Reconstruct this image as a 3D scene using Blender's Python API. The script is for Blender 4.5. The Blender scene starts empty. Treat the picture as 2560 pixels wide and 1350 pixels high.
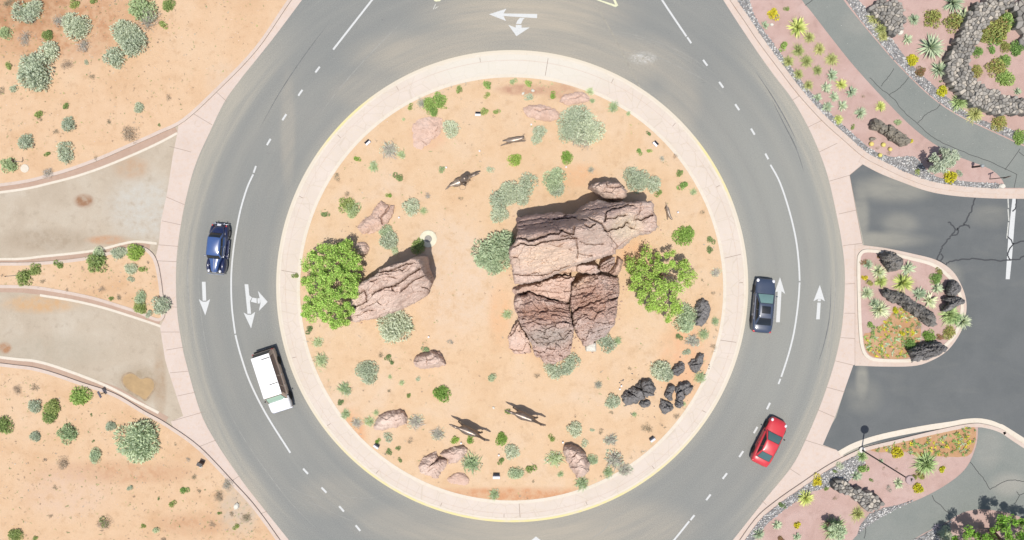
import bpy, bmesh, math, random
import numpy as np
from mathutils import Vector, Matrix

# ------------------------------------------------------------------ camera, sky, sun, exposure
SC = bpy.context.scene
S = 0.036                      # metres of ground per pixel of the (2560 px wide) photograph
NX, NY, CAMH = 1280.0, 580.0, 62.0   # point under the drone, flying height
def W(px, py, z=0.0):
    """place on the ground (metres) of something seen at px,py that is z above the road"""
    q = (CAMH - z) / CAMH
    x = NX + (px - NX) * q; y = NY + (py - NY) * q
    return ((x - 1280.0) * S, (675.0 - y) * S, z)

cam_d = bpy.data.cameras.new("drone_camera"); cam = bpy.data.objects.new("drone_camera", cam_d)
SC.collection.objects.link(cam); SC.camera = cam
cam.location = ((NX - 1280) * S, (675 - NY) * S, CAMH)
cam_d.sensor_width = 36.0; cam_d.lens = 36.0 * (CAMH / S) / 2560.0
cam_d.shift_y = -(675 - NY) / 2560.0
cam_d.clip_start = 1.0; cam_d.clip_end = 3000.0

SUN_EL, SUN_AZ = math.radians(76.3), math.radians(189.0)   # azimuth from +Y clockwise
world = bpy.data.worlds.new("World"); SC.world = world; world.use_nodes = True
nt = world.node_tree; nt.nodes.clear()
wo = nt.nodes.new("ShaderNodeOutputWorld"); wb = nt.nodes.new("ShaderNodeBackground")
sky = nt.nodes.new("ShaderNodeTexSky"); sky.sky_type = 'NISHITA'; sky.sun_disc = False
sky.sun_elevation = SUN_EL; sky.sun_rotation = SUN_AZ; sky.altitude = 1000; sky.dust_density = 4.0; sky.ozone_density = 0.6
wb.inputs[1].default_value = 0.125
nt.links.new(sky.outputs[0], wb.inputs[0]); nt.links.new(wb.outputs[0], wo.inputs[0])
sun_d = bpy.data.lights.new("sun", 'SUN'); sun_d.energy = 4.4; sun_d.angle = math.radians(0.53)
sun_d.color = (1.0, 0.96, 0.895)
sun = bpy.data.objects.new("sun", sun_d); SC.collection.objects.link(sun)
sdir = Vector((math.sin(SUN_AZ) * math.cos(SUN_EL), math.cos(SUN_AZ) * math.cos(SUN_EL), math.sin(SUN_EL)))
sun.rotation_euler = sdir.to_track_quat('Z', 'Y').to_euler(); sun.location = sdir * 150
SC.view_settings.view_transform = 'Standard'; SC.view_settings.look = 'None'
SC.view_settings.exposure = 0.25; SC.view_settings.gamma = 1.0

rng = np.random.default_rng(11); random.seed(11)
COL = SC.collection

# ------------------------------------------------------------------ node helpers
class NT:
    def __init__(s, name):
        s.m = bpy.data.materials.new(name); s.m.use_nodes = True
        s.t = s.m.node_tree; s.b = s.t.nodes["Principled BSDF"]
        s.g = None
    def n(s, typ, **kw):
        o = s.t.nodes.new(typ)
        for k, v in kw.items(): setattr(o, k, v)
        return o
    def lk(s, a, b): s.t.links.new(a, b)
    def pos(s):
        if s.g is None: s.g = s.n("ShaderNodeNewGeometry")
        return s.g.outputs["Position"]
    def noise(s, scale, detail=3, rough=.55, vec=None, sx=None, dist=0.0):
        v = vec if vec is not None else s.pos()
        if sx is not None:
            mp = s.n("ShaderNodeMapping"); mp.inputs["Scale"].default_value = sx[:3]
            if len(sx) > 3: mp.inputs["Rotation"].default_value = (0, 0, sx[3])
            s.lk(v, mp.inputs["Vector"]); v = mp.outputs[0]
        o = s.n("ShaderNodeTexNoise"); o.inputs["Scale"].default_value = scale
        o.inputs["Detail"].default_value = detail; o.inputs["Roughness"].default_value = rough
        o.inputs["Distortion"].default_value = dist
        s.lk(v, o.inputs["Vector"]); return o.outputs["Fac"]
    def ramp(s, fac, stops, interp='LINEAR'):
        r = s.n("ShaderNodeValToRGB"); r.color_ramp.interpolation = interp
        e = r.color_ramp.elements
        while len(e) < len(stops): e.new(0.5)
        for i, (p, c) in enumerate(stops):
            e[i].position = p
            e[i].color = (c, c, c, 1) if isinstance(c, (int, float)) else (*c, 1)
        s.lk(fac, r.inputs[0]); return r.outputs[0]
    def mix(s, fac, a, b, mode='MIX'):
        m = s.n("ShaderNodeMix", data_type='RGBA', blend_type=mode)
        for sock, v in ((m.inputs[0], fac), (m.inputs[6], a), (m.inputs[7], b)):
            if isinstance(v, (int, float)): sock.default_value = v
            elif isinstance(v, tuple): sock.default_value = (*v, 1)
            else: s.lk(v, sock)
        return m.outputs[2]
    def math(s, op, a, b=None, c=None, clamp=False):
        m = s.n("ShaderNodeMath", operation=op); m.use_clamp = clamp
        for i, v in enumerate((a, b, c)):
            if v is None: continue
            if isinstance(v, (int, float)): m.inputs[i].default_value = v
            else: s.lk(v, m.inputs[i])
        return m.outputs[0]
    def bump(s, h, strength=.4, dist=.05):
        b = s.n("ShaderNodeBump"); b.inputs["Strength"].default_value = strength
        b.inputs["Distance"].default_value = dist
        s.lk(h, b.inputs["Height"]); s.lk(b.outputs[0], s.b.inputs["Normal"])
    def fin(s, col, rough=.9, spec=.2, metal=0.0):
        if isinstance(col, tuple): s.b.inputs["Base Color"].default_value = (*col, 1)
        else: s.lk(col, s.b.inputs["Base Color"])
        s.b.inputs["Roughness"].default_value = rough
        s.b.inputs["Specular IOR Level"].default_value = spec
        s.b.inputs["Metallic"].default_value = metal
        return s.m
    def blob(s, px, py, rx, ry):
        """soft round patch in the place (0 outside, 1 in the middle)"""
        x, y, _ = W(px, py)
        mp = s.n("ShaderNodeMapping", vector_type='POINT')
        mp.inputs["Scale"].default_value = (1 / (rx * S), 1 / (ry * S), 0)
        mp.inputs["Location"].default_value = (-x / (rx * S), -y / (ry * S), 0)
        s.lk(s.pos(), mp.inputs["Vector"])
        l = s.n("ShaderNodeVectorMath", operation='LENGTH'); s.lk(mp.outputs[0], l.inputs[0])
        mr = s.n("ShaderNodeMapRange", interpolation_type='SMOOTHSTEP')
        mr.inputs[1].default_value = 1.0; mr.inputs[2].default_value = 0.35
        s.lk(l.outputs["Value"], mr.inputs[0]); return mr.outputs[0]

def simple(name, c, rough=.6, spec=.3, metal=0.0, var=0.0, scale=8.0):
    t = NT(name)
    if var:
        f = t.noise(scale, 4)
        a = tuple(max(0, x * (1 - var)) for x in c); b = tuple(min(1, x * (1 + var)) for x in c)
        return t.fin(t.ramp(f, [(.3, a), (.7, b)]), rough, spec, metal)
    return t.fin(c, rough, spec, metal)

def island_var(name, cols, rough=.85, spec=.2, trans=0.0, objvar=0.0):
    """colour that differs from leaf to leaf / stone to stone"""
    t = NT(name); g = t.n("ShaderNodeNewGeometry"); t.g = g
    n = len(cols)
    c = t.ramp(g.outputs["Random Per Island"], [(i / max(1, n - 1), cc) for i, cc in enumerate(cols)])
    if objvar:
        oi = t.n("ShaderNodeObjectInfo"); hs = t.n("ShaderNodeHueSaturation")
        v = t.math('MULTIPLY_ADD', oi.outputs["Random"], objvar, 1 - objvar / 2)
        t.lk(v, hs.inputs["Value"])
        h = t.math('MULTIPLY_ADD', oi.outputs["Random"], -.03, .515); t.lk(h, hs.inputs["Hue"])
        t.lk(c, hs.inputs["Color"]); c = hs.outputs[0]
    t.fin(c, rough, spec)
    if trans:
        tr = t.n("ShaderNodeBsdfTranslucent"); t.lk(c, tr.inputs[0])
        ms = t.n("ShaderNodeMixShader"); ms.inputs[0].default_value = trans
        out = t.t.nodes["Material Output"]
        t.lk(t.b.outputs[0], ms.inputs[1]); t.lk(tr.outputs[0], ms.inputs[2]); t.lk(ms.outputs[0], out.inputs[0])
    return t.m

# ------------------------------------------------------------------ mesh helpers
def mesh_obj(name, verts, faces, mats, parent=None, smooth=False, mi=None, loc=None):
    me = bpy.data.meshes.new(name)
    v = verts.tolist() if isinstance(verts, np.ndarray) else verts
    f = faces.tolist() if isinstance(faces, np.ndarray) else faces
    me.from_pydata(v, [], f)
    if not isinstance(mats, (list, tuple)): mats = [mats]
    for m in mats: me.materials.append(m)
    if mi is not None: me.polygons.foreach_set("material_index", list(mi))
    if smooth: me.polygons.foreach_set("use_smooth", [True] * len(me.polygons))
    me.update()
    o = bpy.data.objects.new(name, me); COL.objects.link(o)
    if parent is not None: o.parent = parent
    if loc is not None: o.location = loc
    return o

def tag(o, label=None, cat=None, group=None, kind=None):
    if label: o["label"] = label
    if cat: o["category"] = cat
    if group: o["group"] = group
    if kind: o["kind"] = kind
    return o
def empty(name, loc, rz=0.0):
    o = bpy.data.objects.new(name, None); COL.objects.link(o)
    o.location = loc; o.rotation_euler = (0, 0, rz); o.empty_display_size = .3
    return o

def spline(pts, n=6, closed=False):
    P = np.array(pts, float); m = len(P); out = []
    rngi = range(m) if closed else range(m - 1)
    for i in rngi:
        if closed: a, b, c, d = P[i - 1], P[i], P[(i + 1) % m], P[(i + 2) % m]
        else: a, b, c, d = P[max(i - 1, 0)], P[i], P[i + 1], P[min(i + 2, m - 1)]
        for k in range(n):
            t = k / n
            out.append(.5 * ((2 * b) + (c - a) * t + (2 * a - 5 * b + 4 * c - d) * t * t + (3 * b - a - 3 * c + d) * t ** 3))
    if not closed: out.append(P[-1])
    return [tuple(p) for p in out]

def sheet(name, pts, z, mat, parent=None, kind='structure', thick=0.0):
    """flat polygon (photo px) at height z; thick > 0 gives it sides down to z-thick"""
    bm = bmesh.new()
    vs = [bm.verts.new(W(x, y, 0)[:2] + (z,)) for x, y in pts]
    f = bm.faces.new(vs); f.normal_update()
    if f.normal.z < 0: f.normal_flip()
    if thick:
        lo = [bm.verts.new((v.co.x, v.co.y, z - thick)) for v in vs]
        n = len(vs)
        for i in range(n):
            try: bm.faces.new((vs[i], vs[(i + 1) % n], lo[(i + 1) % n], lo[i]))
            except ValueError: pass
    bmesh.ops.triangulate(bm, faces=[q for q in bm.faces if len(q.verts) > 4])
    bmesh.ops.recalc_face_normals(bm, faces=bm.faces[:])
    me = bpy.data.meshes.new(name); bm.to_mesh(me); bm.free(); me.materials.append(mat)
    # make sure the upper side looks up
    o = bpy.data.objects.new(name, me); COL.objects.link(o)
    if parent: o.parent = parent
    elif kind: o["kind"] = kind
    return o

def ribbon_geo(pts, w, z, closed=False, h=0.0, V=None, F=None):
    """strip of width w px along pts, top at z, with sides h down"""
    V = [] if V is None else V; F = [] if F is None else F
    P = np.array(pts, float); n = len(P)
    if closed: T = np.roll(P, -1, 0) - np.roll(P, 1, 0)
    else: T = np.gradient(P, axis=0)
    L = np.linalg.norm(T, axis=1, keepdims=True); L[L == 0] = 1; T /= L
    N = np.stack([-T[:, 1], T[:, 0]], 1)
    ww = w if isinstance(w, np.ndarray) else np.full(n, float(w))
    a = P + N * ww[:, None] / 2; b = P - N * ww[:, None] / 2
    base = len(V)
    for i in range(n):
        A = W(*a[i])[:2]; B = W(*b[i])[:2]
        V.append((*A, z)); V.append((*B, z))
        if h: V.append((*A, z - h)); V.append((*B, z - h))
    k = 4 if h else 2
    for i in range(n if closed else n - 1):
        p = base + i * k; q = base + ((i + 1) % n) * k
        F.append((p, p + 1, q + 1, q))
        if h: F.append((p, q, q + 2, p + 2)); F.append((p + 1, p + 3, q + 3, q + 1))
    if h and not closed:
        for p in (base, base + (n - 1) * k): F.append((p, p + 1, p + 3, p + 2))
    return V, F
def ribbon(name, pts, w, z, mat, parent=None, closed=False, h=0.0, kind='structure'):
    V, F = ribbon_geo(pts, w, z, closed, h)
    o = mesh_obj(name, V, F, mat, parent)
    bm = bmesh.new(); bm.from_mesh(o.data); bmesh.ops.recalc_face_normals(bm, faces=bm.faces[:])
    if not h:
        for f in bm.faces:
            if f.normal.z < 0: f.normal_flip()
    bm.to_mesh(o.data); bm.free()
    if parent is None and kind: o["kind"] = kind
    return o

def vnoise(x, y, seed=0):
    xi = np.floor(x).astype(np.int64); yi = np.floor(y).astype(np.int64)
    fx = x - xi; fy = y - yi
    fx = fx * fx * (3 - 2 * fx); fy = fy * fy * (3 - 2 * fy)
    def hsh(a, b):
        h = (a * 374761393 + b * 668265263 + seed * 974634777) & 0x7fffffff
        h = ((h ^ (h >> 13)) * 1274126177) & 0x7fffffff
        return ((h ^ (h >> 16)) & 0xffff) / 65535.0
    return (hsh(xi, yi) * (1 - fx) + hsh(xi + 1, yi) * fx) * (1 - fy) + (hsh(xi, yi + 1) * (1 - fx) + hsh(xi + 1, yi + 1) * fx) * fy
def fbm(x, y, seed=0, oct=4):
    s = 0; a = .5
    for i in range(oct):
        s = s + a * (vnoise(x, y, seed + i) - .5); x = x * 2.03; y = y * 2.03; a *= .5
    return s * 2

def seg_dist(X, Y, poly, closed=True):
    d = np.full(X.shape, 1e9); n = len(poly)
    for i in range(n if closed else n - 1):
        x0, y0 = poly[i]; x1, y1 = poly[(i + 1) % n]
        dx, dy = x1 - x0, y1 - y0; L = dx * dx + dy * dy + 1e-9
        t = np.clip(((X - x0) * dx + (Y - y0) * dy) / L, 0, 1)
        d = np.minimum(d, np.hypot(X - x0 - t * dx, Y - y0 - t * dy))
    return d
def inside(X, Y, poly):
    r = np.zeros(X.shape, bool); n = len(poly)
    for i in range(n):
        x0, y0 = poly[i]; x1, y1 = poly[(i + 1) % n]
        c = ((y0 > Y) != (y1 > Y))
        with np.errstate(divide='ignore', invalid='ignore'):
            xx = (x1 - x0) * (Y - y0) / (y1 - y0 + 1e-12) + x0
        r ^= c & (X < xx)
    return r
def scatter(poly, dens):
    """random points (photo px) inside poly, dens per square metre"""
    P = np.array(poly); lo = P.min(0); hi = P.max(0)
    n = int((hi[0] - lo[0]) * (hi[1] - lo[1]) * S * S * dens)
    q = rng.random((n, 2)) * (hi - lo) + lo
    return q[inside(q[:, 0], q[:, 1], poly)]
# ------------------------------------------------------------------ materials of the ground
CX, CY = W(1280.5, 715)[:2]
def road_material():
    t = NT("road_asphalt"); p = t.pos()
    sp = t.n("ShaderNodeSeparateXYZ"); t.lk(p, sp.inputs[0])
    dx = t.math('SUBTRACT', sp.outputs[0], CX); dy = t.math('SUBTRACT', sp.outputs[1], CY)
    r = t.math('SQRT', t.math('ADD', t.math('MULTIPLY', dx, dx), t.math('MULTIPLY', dy, dy)))
    th = t.math('ARCTAN2', dy, dx)
    cb = t.n("ShaderNodeCombineXYZ"); t.lk(t.math('MULTIPLY', r, 1.0), cb.inputs[0]); t.lk(t.math('MULTIPLY', th, 1.6), cb.inputs[1])
    streak = t.noise(1.5, 5, .6, cb.outputs[0]); streak2 = t.noise(5.0, 3, .6, cb.outputs[0])
    broad = t.noise(.12, 3)
    base = t.ramp(streak, [(.3, (.150, .156, .150)), (.5, (.164, .168, .159)), (.7, (.182, .184, .171))])
    base = t.mix(t.math('MULTIPLY', streak2, .5), base, (.168, .170, .158))
    base = t.mix(t.ramp(broad, [(.35, 0.0), (.7, .5)]), base, (.195, .193, .176))
    base = t.mix(t.math('MULTIPLY', t.blob(1960, 640, 330, 620), .6), base, (.205, .208, .190))
    # dust on the outer rim of the ring and along the apron
    rr = t.n("ShaderNodeMapRange"); rr.inputs[1].default_value = 20.0; rr.inputs[2].default_value = 34.0; t.lk(r, rr.inputs[0])
    dust = t.ramp(rr.outputs[0], [(0.0, .5), (.10, .30), (.17, .05), (.25, .12), (.42, .05), (.50, .16), (.58, .05), (.612, .12), (.64, .55), (.66, .35), (.685, .62), (.74, .72), (1.0, .7)])
    wp = t.ramp(rr.outputs[0], [(.10, 0.0), (.15, .8), (.20, .1), (.265, .8), (.33, 0.0), (.40, 0.0), (.462, .8), (.52, .1), (.575, .7), (.62, 0.0)])
    base = t.mix(t.math('MULTIPLY', t.math('MULTIPLY', wp, t.ramp(streak, [(.35, .2), (.65, 1.0)])), .5), base, (.135, .140, .138))
    spots = t.noise(.9, 2, .5); spots2 = t.noise(5, 3, .7)
    base = t.mix(t.math('MULTIPLY', t.ramp(spots, [(.66, 0.0), (.74, 1.0)]), t.ramp(spots2, [(.5, 0.0), (.7, .55)])), base, (.10, .10, .098))
    cosw = t.math('ABSOLUTE', t.math('COSINE', th))
    cw = t.n("ShaderNodeMapRange", interpolation_type='SMOOTHSTEP'); cw.inputs[1].default_value = .60; cw.inputs[2].default_value = .84; t.lk(cosw, cw.inputs[0])
    inner = t.ramp(rr.outputs[0], [(.25, 1.0), (.35, 0.0)])
    wgt = t.math('MAXIMUM', cw.outputs[0], inner)
    dn = t.math('MULTIPLY', t.math('MULTIPLY', dust, wgt), t.ramp(streak2, [(.25, .55), (.7, 1.1)]))
    base = t.mix(dn, base, (.300, .275, .222))
    # dusty wedges between the lanes
    for bl, k in (((1310, 30, 330, 120), .85), ((1080, 140, 260, 80), .6), ((1500, 150, 280, 90), .6), ((1280, 1345, 330, 85), .75), ((1560, 1320, 240, 90), .55), ((1700, 250, 70, 120), .35), ((720, 330, 26, 200), .35), ((830, 1240, 120, 70), .3), ((1000, 1310, 160, 60), .35), ((620, 1290, 60, 140), .5), ((1990, 1260, 70, 120), .6), ((905, 225, 120, 60), .3)):
        m = t.math('MULTIPLY', t.math('MULTIPLY', t.blob(*bl), k), t.ramp(streak, [(.3, .5), (.65, 1.15)]))
        base = t.mix(m, base, (.285, .255, .205))
    w = t.math('MULTIPLY', t.math('MULTIPLY', t.blob(1608, 145, 44, 20), t.ramp(t.noise(3.5, 4, .7), [(.4, 0.0), (.7, .9)])), .9); base = t.mix(w, base, (.40, .40, .38))
    g = t.noise(14, 2, .7); g2 = t.noise(45, 1, .5)
    base = t.mix(.55, base, t.ramp(g, [(.25, .28), (.75, .74)]), 'OVERLAY')
    base = t.mix(.45, base, t.ramp(g2, [(.25, .3), (.75, .7)]), 'OVERLAY')
    t.bump(g2, .25, .02)
    return t.fin(base, .92, .15)

def lot_material(name, a, b, dusty, blobs=()):
    t = NT(name)
    f = t.noise(.35, 5, .6); f2 = t.noise(.55, 4, .55, sx=(.45, 1.1, 1, -.15), dist=.8); g = t.noise(16, 2, .7)
    c = t.ramp(f, [(.3, a), (.7, b)])
    c = t.mix(t.ramp(f2, [(.50, 0.0), (.75, .12)]), c, dusty)
    for bl, k in blobs: c = t.mix(t.math('MULTIPLY', t.blob(*bl), t.math('MULTIPLY', t.ramp(f2, [(.2, .4), (.7, 1.2)]), k)), c, dusty)
    c = t.mix(.5, c, t.ramp(g, [(.25, .36), (.75, .66)]), 'OVERLAY')
    t.bump(g, .3, .02)
    return t.fin(c, .92, .15)

def sand_material(name, lo, mid, hi, blobs=(), stain=(.30, .135, .07), scale=1.0):
    t = NT(name)
    f = t.noise(.22 * scale, 5, .6, dist=.4); f2 = t.noise(1.3, 5, .65); f3 = t.noise(7, 3, .7); g = t.noise(30, 2, .7)
    c = t.ramp(f, [(.28, lo), (.5, mid), (.72, hi)])
    c = t.mix(t.ramp(f2, [(.30, .55), (.46, 0.0)]), c, tuple(x * .86 for x in lo))
    c = t.mix(t.ramp(f2, [(.55, 0.0), (.75, .4)]), c, tuple(min(1, x * 1.08) for x in hi))
    for bl, k, cc in blobs: c = t.mix(t.math('MULTIPLY', t.blob(*bl), t.math('MULTIPLY', t.ramp(f2, [(.30, .15), (.62, 1.25)]), k)), c, cc)
    c = t.mix(t.ramp(f3, [(.24, .5), (.36, 0.0)]), c, stain)
    c = t.mix(.45, c, t.ramp(g, [(.25, .33), (.75, .68)]), 'OVERLAY')
    h = t.mix(.4, f3, g); t.bump(h, .55, .06)
    return t.fin(c, 1.0, .05)

def concrete_material(name, a, b, dirt, herring=False):
    t = NT(name)
    f = t.noise(.5, 5, .6); f2 = t.noise(3, 4, .65); g = t.noise(25, 2, .6)
    c = t.ramp(f, [(.3, a), (.7, b)])
    c = t.mix(t.ramp(f2, [(.5, 0.0), (.72, .55)]), c, dirt)
    f4 = t.noise(1.4, 6, .75, dist=1.2); c = t.mix(t.ramp(f4, [(.60, 0.0), (.72, .5)]), c, tuple(x * .78 for x in dirt)); c = t.mix(t.ramp(f4, [(.25, .35), (.36, 0.0)]), c, tuple(min(.6, x * 1.12) for x in b))
    if herring:   # faint cracks and brushing in the apron
        wv = t.n("ShaderNodeTexVoronoi", feature='DISTANCE_TO_EDGE'); wv.inputs["Scale"].default_value = .75
        t.lk(t.pos(), wv.inputs["Vector"])
        c = t.mix(t.ramp(wv.outputs["Distance"], [(0.0, .42), (.025, 0.0)]), c, tuple(x * .75 for x in dirt))
        c = t.mix(t.math('MULTIPLY', t.blob(1310, 150, 420, 110), .5), c, (.47, .46, .40))
    c = t.mix(.3, c, t.ramp(g, [(.25, .38), (.75, .64)]), 'OVERLAY')
    return t.fin(c, .9, .2)

M = {}
M['road'] = road_material()
M['lot'] = lot_material("lot_asphalt", (.089, .095, .096), (.107, .112, .112), (.19, .185, .160),
    [((2240, 470, 130, 50), .8), ((2250, 560, 60, 40), .6), ((2190, 600, 170, 28), .9), ((2150, 540, 30, 100), .8), ((2155, 950, 22, 60), .9), ((2480, 540, 70, 40), .35), ((2360, 690, 60, 50), .6), ((2160, 990, 60, 60), .4)])
M['path'] = lot_material("path_asphalt", (.150, .161, .148), (.172, .180, .164), (.22, .215, .190), [((2520, 1210, 60, 40), .9), ((2470, 1120, 50, 60), .5), ((2140, 60, 60, 40), .4)])
M['drive'] = sand_material("dirty_driveway", (.300, .250, .190), (.340, .288, .224), (.368, .325, .264),
    [((360, 520, 120, 110), .8, (.36, .34, .30)), ((120, 600, 150, 40), .7, (.25, .20, .145)), ((210, 502, 32, 22), 1.0, (.22, .125, .075)), ((330, 420, 60, 40), .6, (.32, .21, .13)),
     ((120, 880, 200, 60), .5, (.27, .235, .18)), ((100, 760, 120, 30), .9, (.38, .25, .14)), ((270, 600, 70, 16), .9, (.34, .21, .13)), ((345, 960, 75, 62), .9, (.25, .20, .14)), ((12, 870, 22, 18), 1.0, (.27, .15, .085)), ((400, 960, 22, 120), .7, (.27, .20, .135))],
    stain=(.22, .16, .11))
M['sand'] = sand_material("desert_sand", (.408, .266, .158), (.448, .312, .200), (.458, .335, .226),
    [((150, 60, 300, 130), .85, (.33, .185, .105)), ((60, 20, 160, 70), .8, (.28, .155, .085)), ((330, 300, 260, 90), .5, (.46, .325, .215)),
     ((300, 1180, 260, 40), .8, (.37, .225, .135)), ((480, 1310, 130, 40), .7, (.36, .215, .125)), ((600, 1270, 70, 90), .85, (.36, .29, .22)), ((170, 1230, 160, 90), .45, (.43, .315, .24)), ((520, 1110, 40, 60), .5, (.42, .30, .21)), ((560, 200, 60, 60), .5, (.43, .335, .25))])
M['island_sand'] = sand_material("island_sand", (.428, .290, .175), (.458, .328, .212), (.456, .346, .246),
    [((1150, 700, 150, 200), .7, (.455, .355, .268)), ((1310, 225, 90, 20), .9, (.33, .20, .135)), ((1400, 230, 60, 30), .8, (.34, .205, .135)), ((1290, 1235, 380, 25), .85, (.39, .21, .115)), ((840, 370, 60, 30), .5, (.44, .25, .13)),
     ((880, 1090, 50, 90), .6, (.45, .225, .11)), ((1075, 335, 60, 55), .6, (.45, .27, .17)), ((1710, 900, 90, 130), .55, (.48, .265, .15)), ((1250, 780, 40, 100), .6, (.47, .285, .16)), ((1590, 640, 70, 50), .6, (.47, .27, .15)), ((1450, 440, 70, 40), .6, (.46, .27, .15))])
M['gravel_pink'] = sand_material("pink_gravel", (.315, .215, .185), (.35, .245, .215), (.375, .275, .245), stain=(.235, .155, .13), scale=2)
M['soil'] = sand_material("planter_soil", (.30, .165, .085), (.34, .20, .11), (.36, .23, .14), stain=(.16, .10, .05), scale=3)
M['concrete'] = concrete_material("pink_concrete", (.41, .335, .288), (.44, .37, .325), (.42, .31, .235))
M['apron'] = concrete_material("apron_concrete", (.43, .372, .315), (.46, .40, .35), (.45, .375, .29), True)
M['kerb'] = concrete_material("kerb_concrete", (.40, .325, .275), (.43, .36, .31), (.395, .285, .215))
M['kerb_pale'] = concrete_material("pale_kerb", (.46, .415, .345), (.49, .44, .37), (.44, .37, .28))
M['gutter'] = concrete_material("silted_gutter", (.30, .21, .16), (.33, .24, .185), (.27, .18, .13))
M['white_paint'] = NT("white_road_paint"); _t = M['white_paint']
M['white_paint'] = _t.fin(_t.ramp(_t.noise(9, 4, .7), [(.25, (.27, .275, .27)), (.45, (.42, .425, .415))]), .7, .3)
M['faded_paint'] = simple("faded_paint", (.36, .36, .33), .8, .2, 0, .25, 6)
M['yellow_paint'] = NT("yellow_kerb_paint"); _t = M['yellow_paint']
M['yellow_paint'] = _t.fin(_t.mix(_t.math('MULTIPLY', _t.math('ADD', _t.blob(1280, 1310, 760, 520), _t.math('ADD', _t.blob(850, 300, 130, 130), _t.blob(1790, 420, 120, 120))), _t.ramp(_t.noise(1.2, 5, .7), [(.35, .35), (.55, 1.0)]), clamp=True), (.46, .41, .33), (.51, .44, .215)), .8, .2)
M['yellow_line'] = simple("yellow_line_paint", (.47, .465, .32), .8, .2, 0, .15, 6)
M['joint'] = simple("joint_filler", (.23, .185, .155), .95, .1)
M['sealant'] = simple("crack_sealant", (.035, .037, .04), .6, .3)
M['crack'] = simple("crack_dark", (.06, .06, .058), .95, .1)
M['water'] = simple("muddy_water", (.28, .185, .085), .35, .4, 0, .15, 1.2)
M['mud'] = simple("wet_mud", (.26, .195, .13), .9, .2, 0, .2, 3)
M['pebble'] = island_var("river_pebbles", [(.10, .10, .105), (.26, .26, .26), (.34, .34, .335), (.46, .45, .42), (.12, .12, .125), (.52, .49, .45), (.26, .26, .27)])
M['wallstone'] = island_var("basalt_wall_stones", [(.11, .103, .092), (.20, .188, .168), (.27, .25, .22), (.15, .142, .128), (.38, .34, .285), (.23, .215, .19)])

# ------------------------------------------------------------------ the ground sheets
Z_LOT, Z_CON, Z_PAINT = .005, .010, .010
BIG = 9000
g = mesh_obj("ground", [(-600, -600, -.06), (600, -600, -.06), (600, 600, -.06), (-600, 600, -.06)], [(0, 1, 2, 3)], M['sand']); g["kind"] = 'structure'
road = sheet("road", [(330, -4000), (2330, -4000), (2330, 5000), (330, 5000)], 0.0, M['road'])
road_left = spline([(820, -85), (755, 0), (690, 87), (640, 150), (600, 200), (560, 257), (520, 340), (493, 400), (474, 460), (456, 540), (444, 620), (440, 690), (443, 780), (455, 860), (465, 905), (500, 1027), (537, 1100), (597, 1190), (640, 1247), (740, 1372)], 5)
left_in = [(712, 1372), (640, 1272), (580, 1205), (497, 1119), (433, 1068), (427, 1054), (458, 1040), (423, 933), (413, 900), (400, 817), (412, 795), (410, 770), (400, 700), (390, 640), (397, 610), (403, 550), (417, 487), (423, 450), (432, 390), (443, 335), (447, 310), (540, 227), (640, 123), (725, 0), (790, -85)]
driveway = sheet("driveway", [(-2500, 440), (130, 430), (435, 300), (462, 312), (446, 400), (432, 500), (412, 610), (414, 720), (416, 810), (428, 880), (440, 940), (470, 1030), (440, 1068), (380, 1060), (200, 960), (0, 900), (-2500, 900)], Z_LOT, M['drive'])
gut_l = sheet("concrete_gutter", road_left + left_in, Z_CON, M['concrete'])
nw_edge = spline([(790, -85), (725, 0), (640, 123), (540, 227), (460, 300), (400, 330), (333, 360), (233, 403), (130, 437), (0, 463), (-400, 500)], 5)
nw = sheet("desert", [(-2500, 500), (-2500, -3000), (800, -3000)] + nw_edge, .10, M['sand'], thick=.14)
sw_edge = spline([(-400, 860), (0, 911), (100, 925), (207, 960), (287, 987), (360, 1030), (417, 1062), (497, 1119), (580, 1205), (640, 1272), (712, 1372)], 5)
sw = sheet("desert", sw_edge + [(760, 4000), (-2500, 4000), (-2500, 860)], .10, M['sand'], thick=.14)
med_edge = spline([(-400, 655), (0, 660), (120, 657), (213, 647), (290, 630), (350, 620), (378, 634), (392, 660), (400, 700), (405, 740), (410, 780), (404, 797), (388, 797), (350, 781), (300, 765), (233, 745), (150, 728), (80, 718), (0, 716), (-400, 714)], 5)
med = sheet("median", med_edge, .10, M['sand'], thick=.14)
for nm, e, off in (("kerb", nw_edge, 0), ("kerb", sw_edge, 0), ("kerb", med_edge, 0)):
    ribbon(nm, e, 8, .128, M['kerb'], h=.14)
# silted gutters with their thin concrete lip
ribbon("gutter", spline([(440, 322), (400, 343), (333, 374), (233, 416), (133, 446), (0, 471), (-400, 510)], 5), 17, .012, M['gutter'])
ribbon("gutter_lip", spline([(443, 333), (400, 356), (333, 387), (233, 427), (133, 456), (0, 481), (-400, 520)], 5), 6, .022, M['kerb_pale'])
ribbon("gutter", spline([(-400, 650), (0, 654), (107, 649), (213, 638), (290, 621), (340, 612), (375, 618)], 5), 13, .012, M['gutter'])
ribbon("gutter_lip", spline([(-400, 642), (0, 648), (107, 641), (233, 627), (300, 611), (340, 604), (392, 609)], 5), 6, .022, M['kerb_pale'])
ribbon("gutter", spline([(400, 806), (350, 790), (300, 774), (233, 755), (150, 738), (80, 728), (0, 724), (-400, 722)], 5), 13, .012, M['gutter'])
ribbon("gutter_lip", spline([(402, 816), (380, 808), (310, 785), (250, 767), (180, 751), (100, 738)], 5), 6, .022, M['kerb_pale'])
ribbon("gutter", spline([(-400, 850), (0, 902), (100, 915), (207, 949), (290, 976), (365, 1020), (417, 1050)], 5), 17, .012, M['gutter'])
ribbon("gutter_lip", spline([(-400, 838), (0, 893), (90, 903), (170, 927), (267, 965), (340, 1003), (397, 1032)], 5), 7, .022, M['kerb_pale'])

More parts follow.
